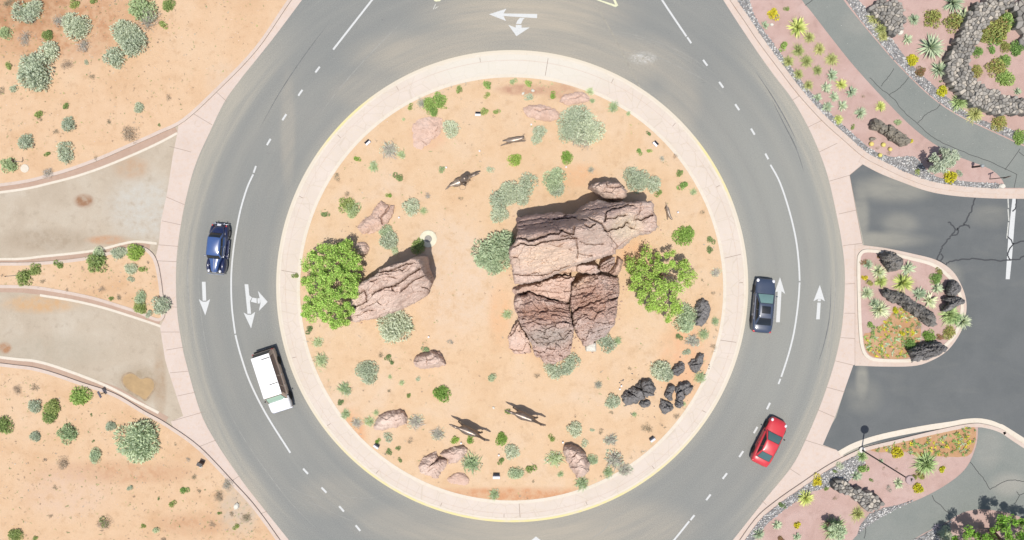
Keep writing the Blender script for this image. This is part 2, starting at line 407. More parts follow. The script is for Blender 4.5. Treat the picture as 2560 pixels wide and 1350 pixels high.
# east side
road_right = spline([(1755, -85), (1808, 0), (1840, 50), (1890, 125), (1935, 188), (1980, 247), (2020, 317), (2047, 377), (2070, 443), (2090, 530), (2105, 610), (2112, 680), (2110, 760), (2103, 830), (2088, 900), (2068, 965), (2047, 1023), (2014, 1100), (1980, 1165), (1917, 1243), (1840, 1340), (1815, 1372)], 5)
lot = sheet("parking_lot", [(2156, 400), (4500, 430), (4500, 1060), (2560, 1100), (2460, 1050), (2090, 1130), (2050, 1114), (2090, 1043), (2135, 900), (2160, 610), (2124, 438)], Z_LOT, M['lot'])
right_in = [(1835, 1372), (1890, 1297), (1940, 1253), (2007, 1207), (2073, 1163), (2110, 1140), (2090, 1124), (2057, 1112), (2087, 1043), (2107, 987), (2133, 913), (2160, 905), (2150, 760), (2160, 640), (2156, 608), (2140, 524), (2124, 438), (2160, 408), (2163, 391), (2110, 343), (2060, 298), (2000, 232), (1950, 167), (1900, 100), (1870, 55), (1832, 0), (1775, -85)]
gut_r = sheet("concrete_gutter", road_right + right_in, Z_CON, M['concrete'])
ne_edge = spline([(1775, -85), (1832, 0), (1870, 55), (1900, 100), (1950, 167), (2000, 232), (2060, 298), (2110, 343), (2160, 386), (2200, 408), (2260, 437), (2320, 459), (2380, 470), (2460, 477), (2560, 479), (3000, 480)], 5)
ne = sheet("planting_bed", ne_edge + [(3500, 480), (3500, -2500), (1700, -2500)], .10, M['gravel_pink'], thick=.14)
ribbon("kerb", ne_edge, 14, .128, M['kerb'], h=.14)
ribbon("kerb_skirt", spline([(2150, 398), (2200, 425), (2260, 449), (2320, 470), (2380, 481), (2460, 487), (2560, 489), (3000, 490)], 5), 16, .03, M['kerb'], h=.03)
ne_path = spline([(1950, -90), (2003, 0), (2027, 30), (2073, 90), (2123, 153), (2173, 210), (2223, 263), (2273, 313), (2323, 353), (2373, 383), (2423, 403), (2473, 423), (2500, 445), (2512, 470)], 4) + [(2700, 470), (2700, 410)] + spline([(2640, 395), (2560, 367), (2507, 343), (2457, 320), (2407, 297), (2357, 267), (2307, 227), (2240, 160), (2190, 103), (2140, 43), (2107, 0), (2050, -90)], 4)
nep = sheet("footpath", ne_path, .106, M['path'])
medp_out = spline([(2150, 612), (2212, 620), (2280, 634), (2340, 650), (2380, 677), (2402, 712), (2414, 748), (2414, 785), (2400, 832), (2368, 876), (2324, 903), (2280, 915), (2200, 916), (2150, 914)], 4) + [(2137, 914), (2137, 612)]
sheet("kerb_skirt", medp_out, .05, M['kerb'], thick=.06)
medp_in = spline([(2145, 660), (2149, 636), (2166, 627), (2210, 632), (2270, 645), (2330, 662), (2368, 690), (2390, 722), (2402, 755), (2400, 790), (2385, 835), (2350, 872), (2310, 893), (2270, 901), (2200, 900), (2170, 893), (2155, 870), (2149, 820), (2146, 740)], 4, True)
medp = sheet("planting_bed", medp_in, .12, M['gravel_pink'], thick=.1)
ribbon("kerb", medp_in, 8, .15, M['kerb_pale'], closed=True, h=.12)
se_in = spline([(1830, 1385), (1890, 1300), (1940, 1256), (2007, 1209), (2073, 1165), (2140, 1131), (2173, 1119), (2240, 1103), (2340, 1079), (2423, 1063), (2463, 1065), (2507, 1080), (2560, 1116), (3000, 1400)], 5)
se = sheet("planting_bed", se_in + [(3500, 1500), (3500, 3500), (1700, 3500)], .10, M['gravel_pink'], thick=.14)
ribbon("kerb", se_in, 9, .128, M['kerb'], h=.14)
ribbon("kerb_skirt", spline([(2098, 1134), (2140, 1112), (2207, 1091), (2307, 1071), (2380, 1060), (2413, 1054), (2453, 1053), (2495, 1065), (2560, 1103), (3000, 1385)], 5), 14, .03, M['kerb_pale'], h=.03)
se_path = spline([(2443, 1068), (2440, 1107), (2423, 1153), (2400, 1183), (2360, 1213), (2307, 1242), (2240, 1270), (2190, 1300), (2157, 1322), (2127, 1352), (2060, 1430)], 4) + spline([(2180, 1430), (2288, 1344), (2351, 1312), (2404, 1281), (2450, 1272), (2492, 1276), (2530, 1285), (2580, 1310), (2700, 1420)], 4) + [(2900, 1420), (2640, 1160)] + spline([(2560, 1116), (2507, 1080), (2463, 1067)], 4)
sep = sheet("footpath", se_path, .106, M['path'])

# central island: apron ring, painted kerb, domed sand
def ring_pts(cx, cy, r, n=180): return [(cx + r * math.cos(2 * math.pi * i / n), cy + r * math.sin(2 * math.pi * i / n)) for i in range(n)]
apron = sheet("apron", ring_pts(1280.5, 715.5, 584), .075, M['apron'])
ribbon("kerb", ring_pts(1280.5, 715.2, 586, 240), 7, .070, M['yellow_paint'], closed=True, h=.08)
ribbon("kerb", ring_pts(1280.5, 715.2, 581, 240), 4, .085, M['kerb_pale'], closed=True, h=.06)
ribbon("apron_joint", ring_pts(1280.0, 717, 566, 240), 1.3, .079, M['kerb'], closed=True)
ribbon("kerb", ring_pts(1279, 722, 532, 240), 8, .11, M['kerb_pale'], closed=True, h=.06)
def zI(px, py):
    r = math.hypot(px - 1279, py - 722) / 529.0
    return .10 + .32 * max(0.0, 1 - r * r)
def zg(px, py):
    """height of the ground under a photo point"""
    if math.hypot(px - 1279, py - 722) < 529: return zI(px, py)
    return .10
V = []; F = []; nr, na = 40, 160
for i in range(nr + 1):
    r = 529 * i / nr
    for k in range(na):
        a = 2 * math.pi * k / na; x = 1279 + r * math.cos(a); y = 722 + r * math.sin(a)
        z = zI(x, y)
        if 1 < i < nr: z += .045 * float(fbm(np.array([x / 45.]), np.array([y / 45.]), 5)[0])
        V.append(W(x, y)[:2] + (z,))
for i in range(nr):
    for k in range(na):
        a, b = i * na + k, i * na + (k + 1) % na
        F.append((a, a + na, b + na, b))
isl = mesh_obj("island_ground", V, F, M['island_sand'], smooth=True); isl["kind"] = 'structure'
bm = bmesh.new(); bm.from_mesh(isl.data); bmesh.ops.remove_doubles(bm, verts=bm.verts[:], dist=1e-4)
bmesh.ops.recalc_face_normals(bm, faces=bm.faces[:])
if sum(f.normal.z for f in bm.faces) < 0: bmesh.ops.reverse_faces(bm, faces=bm.faces[:])
bm.to_mesh(isl.data); bm.free()

# ------------------------------------------------------------------ joints, cracks, sealant (children of the surfaces)
def joints(parent, segs, z, w=1.1, m='joint', name="joint"):
    V = []; F = []
    for s in segs: ribbon_geo(s, w, z, V=V, F=F)
    o = mesh_obj(name, V, [f[::-1] for f in F], M[m], parent); return o
joints(gut_l, [[(540, 229), (567, 254)], [(483, 284), (530, 312)], [(424, 366), (478, 380)], [(415, 492), (462, 512)], [(405, 552), (452, 562)], [(397, 612), (446, 616)], [(393, 652), (441, 654)], [(408, 765), (442, 768)], [(402, 830), (449, 830)], [(416, 875), (458, 868)], [(425, 932), (470, 928)], [(444, 990), (490, 980)], [(432, 1052), (508, 1030)], [(497, 1117), (540, 1100)], [(580, 1202), (598, 1190)], [(652, 1284), (668, 1278)]], .0145)
joints(gut_r, [[(1980, 251), (2002, 237)], [(2020, 318), (2056, 300)], [(2048, 380), (2093, 358)], [(2073, 453), (2124, 438)], [(2097, 535), (2141, 525)], [(2108, 614), (2156, 608)], [(2113, 710), (2147, 708)], [(2111, 783), (2146, 783)], [(2101, 844), (2148, 847)], [(2088, 902), (2133, 913)], [(2067, 968), (2112, 980)], [(2046, 1025), (2087, 1043)], [(2012, 1100), (2090, 1124)], [(1975, 1172), (2000, 1188)], [(1905, 1252), (1916, 1262)], [(2124, 438), (2160, 408), (2163, 391)], [(2124, 438), (2140, 524), (2156, 608)]], .0145)
segs = []
for a in (-1, 14, 33, 52, 71, 88, 92, 108, 126, 143, 162, 184, 203, 221, 240, 262, 279, 296, 315, 334, 352):
    c, s_ = math.cos(math.radians(a)), math.sin(math.radians(a))
    segs.append([(1279 + 537 * c, 720 + 537 * s_), (1280 + 577 * c, 716 + 577 * s_)] if a in (88, 279, 13, 184, 14, 352) else [(1280 + 567 * c, 717 + 567 * s_), (1280 + 577 * c, 716 + 577 * s_)])
joints(apron, segs, .080, 1.3)
def wob(pts, a=1.6, n=5):
    q = spline(pts, n); return [(x + random.uniform(-a, a), y + random.uniform(-a, a)) for x, y in q]
sl = [wob([(2437, 492), (2432, 515), (2424, 535), (2415, 553), (2402, 566), (2388, 576), (2376, 592), (2364, 607), (2354, 620), (2350, 632), (2342, 650)]),
      wob([(2388, 572), (2380, 562), (2371, 554)]), wob([(2410, 562), (2420, 564), (2425, 571)]), wob([(2392, 570), (2396, 577), (2392, 586), (2380, 588)], .6), wob([(2352, 634), (2357, 642), (2352, 652)], .6),
      wob([(2363, 662), (2378, 653), (2400, 649), (2430, 647), (2470, 650), (2510, 652), (2545, 648), (2560, 641), (2620, 625)]),
      wob([(2519, 590), (2527, 600), (2534, 608), (2560, 602), (2600, 596)]), wob([(2534, 608), (2523, 624), (2519, 638), (2525, 650)], .8), wob([(2541, 494), (2540, 510), (2538, 522), (2531, 528)], .6), wob([(2342, 650), (2352, 654), (2363, 662)], .6)]
joints(lot, sl, .0125, 3.4, 'sealant', "crack_sealant")
joints(nep, [wob([(2270, 193), (2262, 205), (2245, 222), (2222, 238)], 1), wob([(2350, 258), (2340, 272), (2318, 283), (2300, 300), (2292, 307)], 1), wob([(2232, 172), (2222, 190), (2206, 208), (2201, 216)], 1), wob([(2033, 0), (2020, 8), (2012, 14)], 1), wob([(2173, 195), (2200, 222), (2230, 245), (2258, 280), (2292, 310), (2325, 340), (2365, 362), (2420, 385), (2480, 408), (2540, 436)], 1), [(2540, 436), (2533, 470)], [(2560, 392), (2545, 380)], [(2510, 425), (2530, 398), (2548, 372)]], .1085, 1.5, 'crack', "crack")
joints(sep, [wob([(2424, 1155), (2436, 1170), (2448, 1185), (2460, 1200), (2472, 1222)], 1), wob([(2472, 1222), (2490, 1213), (2510, 1202), (2530, 1199), (2560, 1202), (2600, 1196)], 1), wob([(2328, 1236), (2334, 1250), (2350, 1262), (2362, 1275), (2374, 1284)], 1), wob([(2540, 1228), (2547, 1236), (2560, 1230)], 1), wob([(2547, 1236), (2540, 1250), (2535, 1258)], 1), wob([(2160, 1308), (2163, 1325), (2158, 1345)], 1)], .1085, 1.7, 'crack', "crack")

# ------------------------------------------------------------------ paint on the road (children of the road)
def paint(name, polys, mat='white_paint', z=Z_PAINT, parent=None, label=None):
    V = []; F = []
    for p in polys:
        b = len(V); z = z + .0015
        for x, y in p: V.append(W(x, y)[:2] + (z,))
        F.append(tuple(range(b, b + len(p))))
    o = mesh_obj(name, V, F, M[mat], parent or road)
    bm = bmesh.new(); bm.from_mesh(o.data)
    for f in bm.faces:
        f.normal_update()
        if f.normal.z < 0: f.normal_flip()
    bmesh.ops.triangulate(bm, faces=bm.faces[:]); bm.to_mesh(o.data); bm.free()
    if label: o["label"] = label
    return o
def line(pts, w=5.2, name="lane_line", mat='white_paint'):
    return ribbon(name, spline(pts, 5), w * .84, Z_PAINT, M[mat], road)
line([(1010, -103), (930, 0), (833, 124)], 5.6)
line([(640, 415), (634, 432)], 5.2); line([(633, 436), (617, 472), (600, 530), (587, 600), (580, 660), (578, 710), (580, 770), (588, 834)], 5); line([(588.6, 837), (601, 885), (625, 955), (665, 1035), (726, 1132)], 5.2)
line([(1585, -110), (1655, 0), (1716, 91)], 5.6); line([(1718, 93), (1728, 108)], 5.4)
line([(1926, 412), (1950, 457), (1974, 530), (1990, 600), (1997, 660), (1999, 702)], 5); line([(1999, 706), (1995, 760), (1985, 830), (1970, 890), (1953, 942)], 5); line([(1951, 947), (1946, 960)], 5)
line([(1723, 1303), (1680, 1356), (1600, 1450)], 5.4)
def dash(cx, cy, ang, l=20, w=4.8):
    c, s_ = math.cos(ang), math.sin(ang); h = l / 2; k = w / 2
    paint("lane_dash", [[(cx + c * h - s_ * k, cy + s_ * h + c * k), (cx + c * h + s_ * k, cy + s_ * h - c * k), (cx - c * h + s_ * k, cy - s_ * h - c * k), (cx - c * h - s_ * k, cy - s_ * h + c * k)]])
for path in ([(833, 124), (794, 174), (751, 232), (711, 293), (672, 355), (640, 415)], [(726, 1132), (764, 1178), (810, 1225), (854, 1272), (895, 1320), (940, 1375)],
             [(1728, 108), (1763, 157), (1803, 212), (1843, 268), (1882, 329), (1917, 391), (1926, 412)], [(1946, 960), (1921, 1015), (1889, 1075), (1853, 1135), (1812, 1190), (1771, 1243), (1731, 1294), (1723, 1303)]):
    for i in range(1, len(path) - 1):
        a, b = path[i - 1], path[i + 1]
        dash(*path[i], math.atan2(b[1] - a[1], b[0] - a[0]), 18 if i < len(path) - 2 or len(path) < 7 else 16)
def Z5(l, ox, oy, k): return [(ox + x / k, oy + y / k) for x, y in l]
A = lambda l: Z5(l, 440, 680, 6.1375)
paint("lane_arrow", [A([(398, 150), (455, 150), (465, 440), (410, 440)]), A([(350, 415), (410, 455), (465, 455), (525, 415), (450, 665)])])
paint("lane_arrow", [A([(1053, 188), (1110, 188), (1153, 640), (1098, 640)]), A([(1037, 620), (1100, 655), (1155, 655), (1216, 610), (1153, 865)]), A([(1118, 350), (1165, 390), (1140, 440), (1085, 430)]), A([(1172, 392), (1238, 402), (1240, 478), (1150, 455)]), A([(1250, 405), (1285, 400), (1290, 482), (1255, 482)]), A([(1258, 288), (1408, 458), (1272, 598), (1298, 482), (1285, 400)])])
A = lambda l: Z5(l, 1840, 680, 4.822)
paint("lane_arrow", [A([(530, 62), (592, 265), (548, 230), (527, 605), (482, 605), (502, 235), (468, 245)])])
paint("lane_arrow", [A([(1010, 155), (1070, 352), (1025, 325), (985, 325), (933, 352)]), A([(985, 328), (1022, 328), (1020, 352), (984, 352)]), A([(980, 368), (1020, 368), (1008, 570), (965, 570)])])
A = lambda l: Z5(l, 640, 0, 4.0)
paint("lane_arrow", [A([(2330, 143), (2505, 87), (2475, 135), (2812, 140), (2810, 182), (2475, 160), (2500, 210)]), A([(2690, 180), (2670, 195), (2650, 240), (2600, 240), (2615, 205), (2640, 178)]), A([(2598, 250), (2656, 250), (2655, 278), (2597, 278)]), A([(2522, 248), (2597, 277), (2655, 277), (2738, 275), (2605, 362)])])
paint("lane_arrow", [[(1340, 1341), (1372, 1366), (1350, 1362), (1352, 1460), (1330, 1460), (1330, 1362), (1308, 1366)]])
paint("splitter_line", [[(1086, -2), (1104, -2), (1100, 3), (1089, 4)], [(1060, -40), (1066, -40), (1092, 3), (1086, 3)]], 'yellow_line')
paint("splitter_line", [[(1480, -4), (1488, -4), (1545, 14), (1539, 18)], [(1531, -4), (1537, -4), (1546, 15), (1538, 12)]], 'yellow_line')
paint("painted_mark", [[(1088, 10), (1090, 10), (1084, 24), (1082, 24)], [(1092, 17), (1097, 16), (1088, 22), (1086, 22)]], 'faded_paint')
ribbon("dust_line", spline([(1488, 10), (1530, 82), (1560, 140), (1585, 190), (1600, 218)], 4), 3.5, .004, simple("pale_dust", (.235, .22, .185), .95, .1, 0, .2, 3), road)
paint("stop_line", [[(2531, 494), (2542, 494), (2536, 560), (2530, 640), (2524, 698), (2514, 698), (2520, 600), (2526, 540)]], parent=lot, z=.0095)
for a, b in (((2520, 496), (2521, 520)), ((2520, 523), (2522, 552)), ((2521, 556), (2517, 596))):
    ribbon("faded_line", [a, b], 3.0, .0095, M['faded_paint'], lot)

# pale tyre scuffs and dusty sweeps left by turning cars
M['scuff'] = simple("pale_scuff", (.215, .212, .195), .95, .1, 0, .15, 2)
M['scuff_dark'] = simple("dark_scuff", (.125, .128, .125), .95, .1, 0, .2, 2)
for pts, w, m in (([(1500, 78), (1560, 82), (1620, 97), (1690, 124), (1750, 158), (1800, 195)], 1.6, 'scuff'), ([(1505, 84), (1570, 90), (1640, 112), (1710, 145), (1770, 182)], 1.2, 'scuff'), ([(1520, 130), (1580, 132), (1650, 146), (1720, 178), (1790, 220), (1850, 280)], 1.6, 'scuff'),
                  ([(720, 1240), (790, 1262), (850, 1290), (900, 1308), (943, 1312)], 1.6, 'scuff'), ([(700, 1205), (760, 1235), (820, 1255), (880, 1296)], 1.3, 'scuff'), ([(813, 1222), (866, 1241), (920, 1245), (964, 1236)], 1.3, 'scuff'), ([(1480, 1345), (1510, 1325), (1526, 1300)], 2, 'scuff'),
                  ([(478, 560), (470, 640), (470, 720), (478, 800), (492, 880)], 2.6, 'scuff'), ([(500, 620), (497, 700), (502, 780), (518, 880), (540, 960)], 1.6, 'scuff'), ([(2086, 620), (2089, 700), (2084, 790), (2068, 880), (2040, 970)], 2.2, 'scuff'), ([(2078, 700), (2074, 790), (2060, 860), (2044, 910)], 2.4, 'scuff_dark'),
                  ([(1930, 250), (1960, 310), (1990, 370), (2010, 430)], 3, 'scuff_dark'), ([(1890, 180), (1930, 240), (1965, 300), (1990, 350)], 3, 'scuff_dark'), ([(560, 1000), (600, 1080), (660, 1170), (730, 1260), (800, 1330)], 2, 'scuff'), ([(820, 60), (760, 140), (700, 230), (650, 320)], 2.5, 'scuff_dark'), ([(1020, 40), (930, 130), (850, 220), (790, 300)], 2.5, 'scuff')):
    q = np.array(spline(pts, 5)); n = len(q); ww = w * np.sin(np.linspace(.12, 3.02, n))
    ribbon("tyre_mark", q, ww, .0035, M[m], road)
# ------------------------------------------------------------------ rocks
def rock_material(name, cols, strata=(1, 1, 6), rot=.25, varnish=None, blobs=(), dark=.6):
    t = NT(name)
    f = t.noise(.6, 5, .6, dist=.6); f2 = t.noise(1.6, 5, .7, sx=(strata[0] * .8, strata[1] * 1.3, strata[2] * .4, rot)); g = t.noise(11, 4, .7)
    c = t.ramp(f, [(.28, cols[0]), (.5, cols[1]), (.72, cols[2])])
    c = t.mix(t.ramp(f2, [(.32, .55), (.47, 0.0)]), c, tuple(x * dark for x in cols[0]))
    c = t.mix(t.ramp(f2, [(.56, 0.0), (.75, .45)]), c, tuple(min(1, x * 1.12) for x in cols[2]))
    for bl, k, cc in blobs: c = t.mix(t.math('MULTIPLY', t.blob(*bl), t.math('MULTIPLY', t.ramp(f2, [(.25, .5), (.6, 1.2)]), k)), c, cc)
    c = t.mix(.4, c, t.ramp(g, [(.25, .36), (.75, .68)]), 'OVERLAY')
    t.bump(t.mix(.5, g, f2), .45, .07)
    return t.fin(c, .95, .12)
M['redrock'] = rock_material("pink_sandstone", [(.415, .295, .238), (.472, .356, .294), (.52, .412, .345)],
    blobs=[((1360, 640, 110, 50), .7, (.52, .395, .295)), ((1540, 570, 60, 45), .6, (.46, .38, .27)), ((1470, 590, 50, 35), .4, (.43, .34, .28)), ((1330, 560, 130, 42), .75, (.27, .185, .165)), ((1480, 530, 70, 24), .6, (.27, .19, .17))])  # last two blobs paint shade onto the slab's north slope
M['darkrock'] = rock_material("varnished_sandstone", [(.345, .232, .186), (.42, .305, .256), (.485, .382, .325)], rot=.15,
    blobs=[((1380, 690, 120, 45), .8, (.47, .335, .235)), ((1350, 770, 90, 28), .7, (.32, .19, .14)), ((1470, 745, 60, 50), .65, (.36, .215, .155)), ((1370, 830, 80, 40), .7, (.315, .275, .24)), ((1500, 830, 60, 50), .5, (.37, .325, .30))], dark=.45)
M['flatrock'] = rock_material("buried_sandstone", [(.42, .285, .22), (.455, .325, .26), (.47, .355, .295)], dark=.75)
M['lava'] = rock_material("dark_lava_rock", [(.12, .113, .108), (.165, .157, .152), (.22, .208, .20)], (1, 1, 1), dark=.6)
M['lavabrown'] = rock_material("brown_lava_rock", [(.165, .145, .112), (.225, .20, .16), (.285, .255, .205)], (1, 1, 1), -.7, dark=.5)
M['lavagrey'] = rock_material("grey_lava_rock", [(.14, .13, .115), (.205, .19, .172), (.28, .262, .238)], (1, 1, 1), -.5, dark=.45)
M['palestone'] = simple("pale_cut_stone", (.48, .46, .40), .9, .2, 0, .12, 4)

def rbf(ctrl, X, Y):
    c = np.array(ctrl, float); p = c[:, :2] / 50.; z = c[:, 2]; n = len(c)
    D = np.linalg.norm(p[:, None] - p[None], axis=2)
    A_ = np.zeros((n + 1, n + 1)); A_[:n, :n] = D; A_[:n, n] = 1; A_[n, :n] = 1
    A_[:n, :n] -= np.eye(n) * 0.01
    w = np.linalg.solve(A_, np.append(z, 0))
    out = np.full(X.shape, w[n])
    for i in range(n): out = out + w[i] * np.hypot(X / 50. - p[i, 0], Y / 50. - p[i, 1])
    return out

def rock(name, label, poly, mat, ctrl=None, height=1.0, cracks=(), ledges=(), noise=.12, ns=(14., 14., 0.), strata=None, edge=8., edrop=.5, step=1.7, power=2.0, rough_edge=2.0, cat="rock", group=None, base=None, parent=None, soft=None, facet=14.0, fk=None, ckk=1.0):
    if fk is None: fk = .55 if ctrl is not None else min(.4, height * .25)
    poly = spline(poly, 3, True) if len(poly) < 9 else poly
    seed = int(abs(poly[0][0] * 7 + poly[0][1] * 3)) % 997
    P = np.array(poly); lo = P.min(0) - 2 * step; hi = P.max(0) + 2 * step
    xs = np.arange(lo[0], hi[0], step); ys = np.arange(lo[1], hi[1], step)
    X, Y = np.meshgrid(xs, ys)
    X = X + (rng.random(X.shape) - .5) * step * .5; Y = Y + (rng.random(Y.shape) - .5) * step * .5
    # ragged outline
    Xw = X + rough_edge * fbm(X / 9, Y / 9, seed + 40, 3) * 2; Yw = Y + rough_edge * fbm(X / 9 + 50, Y / 9, seed + 60, 3) * 2
    ins = inside(Xw, Yw, poly); d = seg_dist(Xw, Yw, poly)
    cx, cy = P.mean(0); zb = zg(cx, cy) if base is None else base
    if ctrl is not None: h = zb + rbf(ctrl, X, Y)
    else:
        dm = d[ins].max(); t = np.clip(d / dm, 0, 1)
        h = zb + height * (1 - (1 - t) ** power)
    ca, sa = math.cos(ns[2]), math.sin(ns[2]); U = X * ca + Y * sa; Vv = -X * sa + Y * ca
    h = h + noise * 2 * fbm(U / ns[0], Vv / ns[1], seed) + noise * .8 * fbm(U / ns[0] * 3.1, Vv / ns[1] * 3.1, seed + 9, 3)
    for sp_, am in ((facet, .30), (facet * .45, .11)) if facet else ():
        ca, sa = math.cos(ns[2]), math.sin(ns[2]); U = (Xw * ca + Yw * sa) / 1.7; Vv = -Xw * sa + Yw * ca
        nc = int(max(6, (np.ptp(U) + 20) * (np.ptp(Vv) + 20) / sp_ ** 2)); rs = np.random.default_rng(seed + int(sp_ * 10))
        cu = rs.uniform(U.min() - 10, U.max() + 10, nc); cv = rs.uniform(Vv.min() - 10, Vv.max() + 10, nc); best = np.full(X.shape, 1e9); val = np.zeros(X.shape)
        for i_ in range(nc):
            dd = (U - cu[i_]) ** 2 + (Vv - cv[i_]) ** 2; pl = am * fk * (rs.uniform(-1, 1) + rs.uniform(-.6, .6) * (U - cu[i_]) / sp_ + rs.uniform(-.9, .5) * (Vv - cv[i_]) / sp_)
            m_ = dd < best; best = np.where(m_, dd, best); val = np.where(m_, pl, val)
        h = h + val
    if strata:
        amp, sx, sy, an = strata; ca, sa = math.cos(an), math.sin(an); U = X * ca + Y * sa; Vv = -X * sa + Y * ca
        q = fbm(U / sx, Vv / sy, seed + 20, 3) * 3; h = h + amp * (np.abs((q % 1.0) - .5) * 2 - .5) * .6 + amp * (np.floor(q) * .35)
    for poly_l, dz, ew, ed in ledges:
        il = inside(Xw, Yw, poly_l); dl = seg_dist(Xw, Yw, poly_l)
        h = h + il * dz - ed * np.exp(-(dl / ew) ** 2) * il
    for pts, w, dep in cracks:
        # a fracture: the north side breaks away in a sharp step, the lip to the south stays crisp
        best = np.full(X.shape, 1e9); side = np.zeros(X.shape)
        for (x0, y0), (x1, y1) in zip(pts[:-1], pts[1:]):
            dx, dy = x1 - x0, y1 - y0; L_ = dx * dx + dy * dy + 1e-9; tt = np.clip(((Xw - x0) * dx + (Yw - y0) * dy) / L_, 0, 1)
            dd = np.hypot(Xw - x0 - tt * dx, Yw - y0 - tt * dy); sd = (dx * (Yw - y0) - dy * (Xw - x0)) * (1 if dx >= 0 else -1); steep = abs(dx) < .6 * abs(dy)
            m_ = dd < best; best = np.where(m_, dd, best); side = np.where(m_, 0 if steep else np.sign(sd), side)
        dep = dep * ckk
        h = h - dep * np.where(side < 0, .75 * np.exp(-best / (3.2 * w)) + .45 * np.exp(-(best / w) ** 2), np.where(side > 0, .9 * np.exp(-(best / (.45 * w)) ** 2), np.exp(-(best / w) ** 2)))
    if ctrl is not None and edrop: h = h - edrop * np.clip(1 - d / edge, 0, 1) ** 2
    h = np.maximum(h, zb - .12)
    idx = -np.ones(X.shape, int); idx[ins] = np.arange(ins.sum())
    px, py, hz = X[ins], Y[ins], h[ins]
    q = (CAMH - hz) / CAMH
    vx = (NX + (px - NX) * q - 1280) * S; vy = (675 - (NY + (py - NY) * q)) * S
    V = np.stack([vx, vy, hz], 1).tolist()
    a, b, c, e = idx[:-1, :-1], idx[:-1, 1:], idx[1:, 1:], idx[1:, :-1]
    ok = (a >= 0) & (b >= 0) & (c >= 0) & (e >= 0)
    Fq = np.stack([a[ok], e[ok], c[ok], b[ok]], 1).tolist()
    # side walls down into the ground
    from collections import Counter
    cnt = {}
    for f in Fq:
        for i in range(4):
            k = (f[i], f[(i + 1) % 4])
            if (k[1], k[0]) in cnt: cnt.pop((k[1], k[0]))
            else: cnt[k] = 1
    rims = {}; C_ = np.array([[p[0], p[1]] for p in V]).mean(0); nb = {}
    for (i, j) in cnt: nb.setdefault(i, []).append(j); nb.setdefault(j, []).append(i)
    pos = {i: np.mean([V[k][:2] for k in [i] + nb[i]], axis=0) for i in nb}
    for i in nb:
        top = V[i]; ids_ = [i]; p = pos[i]; hh = top[2] - zb + .25; nlev = 1 if hh < .7 else 4
        for l_ in range(1, nlev + 1):
            f_ = l_ / nlev; z_ = top[2] - hh * f_
            k_ = .22 * min(1, hh / 3) * (float(fbm(np.array([p[0] * .9 + p[1] * .5]), np.array([z_ * 1.6 + p[0] * .2]), seed, 3)[0]) - .15)
            d_ = (p - C_); d_ = d_ / (np.linalg.norm(d_) + 1e-6); ids_.append(len(V)); V.append([p[0] + d_[0] * k_, p[1] + d_[1] * k_, z_])
        rims[i] = ids_
    for (i, j) in list(cnt):
        A1, B1 = rims[i], rims[j]; n_ = max(len(A1), len(B1))
        for l_ in range(n_ - 1):
            q4 = [B1[min(l_, len(B1) - 1)], A1[min(l_, len(A1) - 1)], A1[min(l_ + 1, len(A1) - 1)], B1[min(l_ + 1, len(B1) - 1)]]
            q4 = [v for k, v in enumerate(q4) if v not in q4[:k]]
            if len(q4) > 2: Fq.append(q4)
    o = mesh_obj(name, V, Fq, mat, parent)
    if label: tag(o, label, cat, group)
    return o
Zm = lambda l: [(1260 + x / 4.655, 430 + y / 4.655) for x, y in l]
Zl = lambda l: [(860 + x / 5.87, 590 + y / 5.87) for x, y in l]
Zk = lambda l: [(1260 + x / 4.655, 640 + y / 4.655) for x, y in l]
# --- the big leaning slab
slab_out = Zm([(140, 530), (340, 490), (480, 478), (640, 456), (720, 490), (860, 470), (930, 395), (1000, 350), (1100, 318), (1220, 345), (1350, 345), (1550, 335), (1700, 332), (1738, 360), (1755, 440), (1780, 560), (1797, 640), (1760, 690), (1500, 770), (1420, 870), (1310, 905), (1300, 960), (1200, 985), (1080, 1020), (840, 1085), (620, 1190), (430, 1272), (280, 1305), (120, 1310), (100, 1180), (78, 1050), (50, 925), (130, 800), (155, 690)])
slab_ctrl = [(x, y, z) for x, y, z in (
    (1289, 601, 8.6), (1322, 594, 8.9), (1367, 582, 9.4), (1397, 577, 10.2), (1434, 567, 10.4), (1460, 562, 9.8), (1488, 556, 8.3), (1470, 544, 7.9), (1495, 533, 7.4), (1516, 525, 7.0), (1546, 519, 6.0), (1561, 514, 5.5), (1594, 506, 4.9), (1622, 503, 4.5),
    (1637, 530, 4.4), (1643, 566, 3.9), (1600, 545, 5.2), (1590, 585, 4.3), (1545, 560, 6.0), (1512, 580, 6.9), (1490, 600, 7.0), (1440, 610, 7.5), (1400, 605, 7.9), (1322, 620, 8.0), (1276, 632, 7.7), (1350, 650, 6.9), (1420, 640, 6.7), (1300, 670, 6.3),
    (1286, 706, 4.9), (1352, 700, 5.0), (1393, 682, 5.3), (1440, 660, 5.4), (1492, 647, 5.0), (1538, 632, 4.4), (1565, 610, 4.1),
    (1291, 546, 3.6), (1333, 537, 3.7), (1370, 533, 3.9), (1397, 530, 4.2), (1440, 533, 5.0), (1460, 516, 4.8), (1478, 508, 4.5), (1496, 501, 4.1), (1530, 503, 3.7), (1560, 503, 3.6), (1290, 573, 5.9), (1333, 564, 6.0), (1370, 556, 6.3), (1410, 551, 6.8), (1440, 548, 7.2), (1478, 530, 6.2), (1512, 513, 5.0))]
slab_north = Zm([(100, 500), (340, 470), (640, 430), (860, 440), (930, 370), (1100, 290), (1400, 325), (1560, 330), (1545, 358), (1400, 392), (1330, 418), (1195, 440), (1090, 490), (975, 525), (990, 545), (1090, 582), (1060, 602), (930, 606), (820, 640), (640, 685), (500, 705), (320, 745), (290, 768), (130, 785), (100, 780)])
